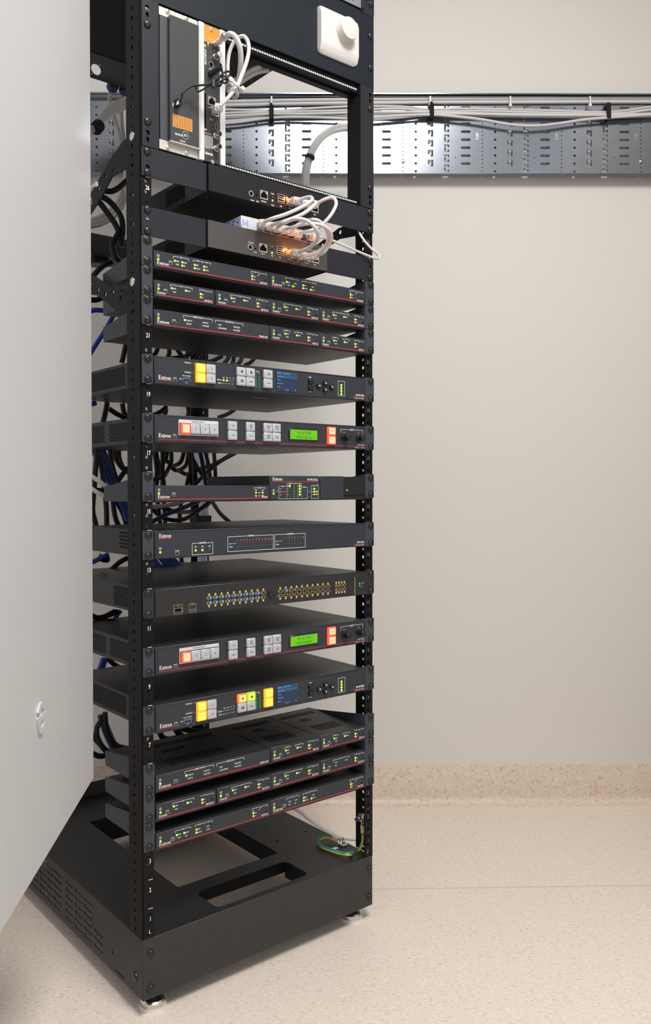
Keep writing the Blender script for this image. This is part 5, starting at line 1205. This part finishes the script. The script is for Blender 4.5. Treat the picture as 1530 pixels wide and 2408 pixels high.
for k, e in enumerate(LBS):
    fn, l, d_ = e
    cable1('black_cable', LBL[k], 'cable', [fn(x, y, d_) for x, y in l], .0050, M_BLKCAB, group='black cables at the left side')
for fn, l, d_, s_ in ((ZL5,[(40,1600),(120,1585),(220,1592)],.24,'blue cable entering sideways below the lower side brace'),(ZL5,[(320,1650),(230,1810),(140,1950),(50,2090)],.30,'long blue cable slanting down below the lower side brace'),(ZL6,[(80,2130),(160,2090),(260,2040)],.30,'blue cable crossing under the audio processor, left side'),(ZL7,[(160,515),(220,460),(300,415)],.33,'blue cable between the black switch and the video processor, left of two'),(ZL7,[(295,505),(330,450),(360,415)],.34,'blue cable between the black switch and the video processor, right of two'),(ZL6,[(60,340),(90,335),(120,325)],.27,'stub of blue cable under the upper media processor, left side')):
    cable1('blue_cable', s_, 'cable', [fn(x, y, d_) for x, y in l], .0045, M_BLUECAB)
for k in range(3):
    cable1('blue_cable', 'blue cable in the short bundle between the lower processors, left side', 'cable', [ZL7(185+k*13,890,.33), ZL7(150+k*15,990,.33), ZL7(115+k*17,1080,.33)], .0045, M_BLUECAB, group='short blue bundle')
    cable1('blue_cable', 'dark blue cable in the bundle under the lower media processor, left side', 'cable', [ZL7(150+k*16,1470,.31), ZL7(185+k*22,1600,.31), ZL7(240+k*22,1730,.31), ZL7(295+k*22,1840,.31)], .0048, M_DKBLUE, group='dark blue bundle under the lower media processor')
for l, s_ in (([(60,1150),(140,1200),(250,1280)],'upper'),([(60,1290),(150,1345),(240,1385)],'lower')):
    cable1('white_cable', 'off-white cable entering the tall control shelf from the left, %s of two' % s_, 'cable', [ZL6(x, y, .19) for x, y in l], .0040, mat('ivory_cable', (.55,.52,.47), .45))
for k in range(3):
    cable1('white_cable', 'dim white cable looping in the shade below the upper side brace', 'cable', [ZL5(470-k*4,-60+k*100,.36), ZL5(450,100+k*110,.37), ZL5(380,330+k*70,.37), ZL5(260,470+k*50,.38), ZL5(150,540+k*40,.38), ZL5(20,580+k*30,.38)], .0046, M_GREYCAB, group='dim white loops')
cable1('white_cable', 'white cable trailing on the floor behind the lowest shelf', 'cable', [at(660,1890,.34), atz(700,1905,.09), atz(737,1934,.05), atz(776,1956,.02), atz(808,1968.5,.006), atz(838,1972,.0045), atz(866,1972,.0045)], .0045, M_WHITECAB)
Z13 = lambda x, y, ly: at(320+x/4.78, 1560+y/4.78, ly)
for l in ([(265,780),(300,835),(370,855),(480,830)], [(440,740),(480,790),(540,830)], [(500,730),(640,760),(760,780)]):
    cable1('black_cable', 'black cable just under the lower media processor', 'cable', [Z13(x, y, .20) for x, y in l], .0055, M_BLKCAB, group='black cables under the lower media processor')

# black box across the rear left and a tie on the brace
pa, pb_, pc_ = at(150,533,.36), at(330,568,.36), at(212,595,.36)
Thing('power_strip_box', 'black box across the rear left, under the upper side brace', 'power box', (.0, .36, pc_[2]))
part('case', G().box(pa[0], pb_[0], .36, .43, pc_[2], at(212,546,.36)[2], .0015), M_CASE)
part('socket_block', G().box(at(225,600,.37)[0], at(258,600,.37)[0], .375, .41, pc_[2]-.012, pc_[2]), M_BLKBTN)
lxt = XL+.0015
solo('cable_tie', 'white cable tie looped over the end of the upper side brace', 'cable tie', G().tube([ats(226,436,lxt), ats(219,437,lxt), ats(212,447,lxt), ats(211,460,lxt), ats(214,472,lxt)], .0020, 6, 4).box(lxt-.003,lxt+.001,ats(226,436,lxt)[1]-.006,ats(226,436,lxt)[1],ats(226,436,lxt)[2]-.003,ats(226,436,lxt)[2]+.004), M_WPLAST, ats(212,447,lxt))
for n_, pxs, nm in ((20,(582,620,933),'upper media processor'),(18,(592,625,1052),'upper green-display processor')):
    zz = zf(n_)+.0008; e_ = [atz(pxs[0], pxs[2], zz), atz(pxs[1], pxs[2], zz)]
    solo('rating_label', 'small grey label under the %s' % nm, 'label', G().box(e_[0][0]+.01, e_[0][0]+.05, e_[0][1]-.004, e_[0][1]+.008, zz-.0003, zz), M_PRINTDIM, e_[0])
# ------------------------------------------------------------------ earth strap
E = lambda x, y, z: atz(600+x/5.1, 1740+y/5.1, z)
ES = lambda x, y, lx: ats(600+x/5.1, 1740+y/5.1, lx)
ZP = ZB1
b0 = E(1050,1262,ZP)
wire = [E(935,1185,ZP+.010), E(880,1160,ZP+.011), E(810,1165,ZP+.010), E(760,1190,ZP+.008), E(752,1225,ZP+.006), E(800,1275,ZP+.005), E(900,1315,ZP+.005), E(1020,1352,ZP+.006), E(1120,1365,ZP+.008), ES(1190,1350,.466), ES(1250,1300,.469), ES(1283,1220,.471), ES(1289,1120,.4715)]
Thing('earth_strap', 'green and yellow earth wire looping from a bolt on the plinth to the right post', 'wire', (b0[0], b0[1], ZP))
part('jacket', G().tube(wire, .0031, 10, 6), M_GREENW)
part('yellow_stripe', G().tube([(p[0]-.0012, p[1]-.0016, p[2]-.0012) for p in wire], .0022, 8, 6), M_YELLOW)
part('lug_sleeve', G().tube([E(985,1210,ZP+.009), E(930,1180,ZP+.010)], .0042, 10, 2), M_SLEEVE); part('lug_sleeve', G().tube([ES(1289,1115,.4715), ES(1283,1025,.4715)], .0042, 10, 2), M_SLEEVE)
part('ring_lug', G().lathe([(.0085,.001),(.0085,.0025)], b0, (0,0,1), 18).tube([E(985,1210,ZP+.009), (b0[0]-.006,b0[1],b0[2]+.003)], .0026, 8, 2), M_STEEL)
part('earth_bolt', G().lathe([(.0080,.0025),(.0080,.0032),(.0060,.0033),(.0060,.0085),(.0028,.0086),(.0028,.0150)], b0, (0,0,1), 6), M_STEEL)
pb = ES(1272,930,.4735)
part('ring_lug', G().lathe([(.0085,0),(.0085,.0015)], pb, (-1,0,0), 18).tube([ES(1283,1025,.4715), ES(1276,960,.472)], .0026, 8, 2), M_STEEL)
part('earth_bolt', G().lathe([(.0075,.0015),(.0075,.0022),(.0058,.0022),(.0058,.008),(.0028,.008),(.0028,.016)], pb, (-1,0,0), 6), M_STEEL)
a = E(955,1300,ZP); solo('earth_sticker', 'small white sticker on the plinth beside the earth wire', 'sticker', G().box(a[0]-.008,a[0]+.006,a[1]-.004,a[1]+.004,ZP,ZP+.0003), M_PRINT, (a[0],a[1],ZP))
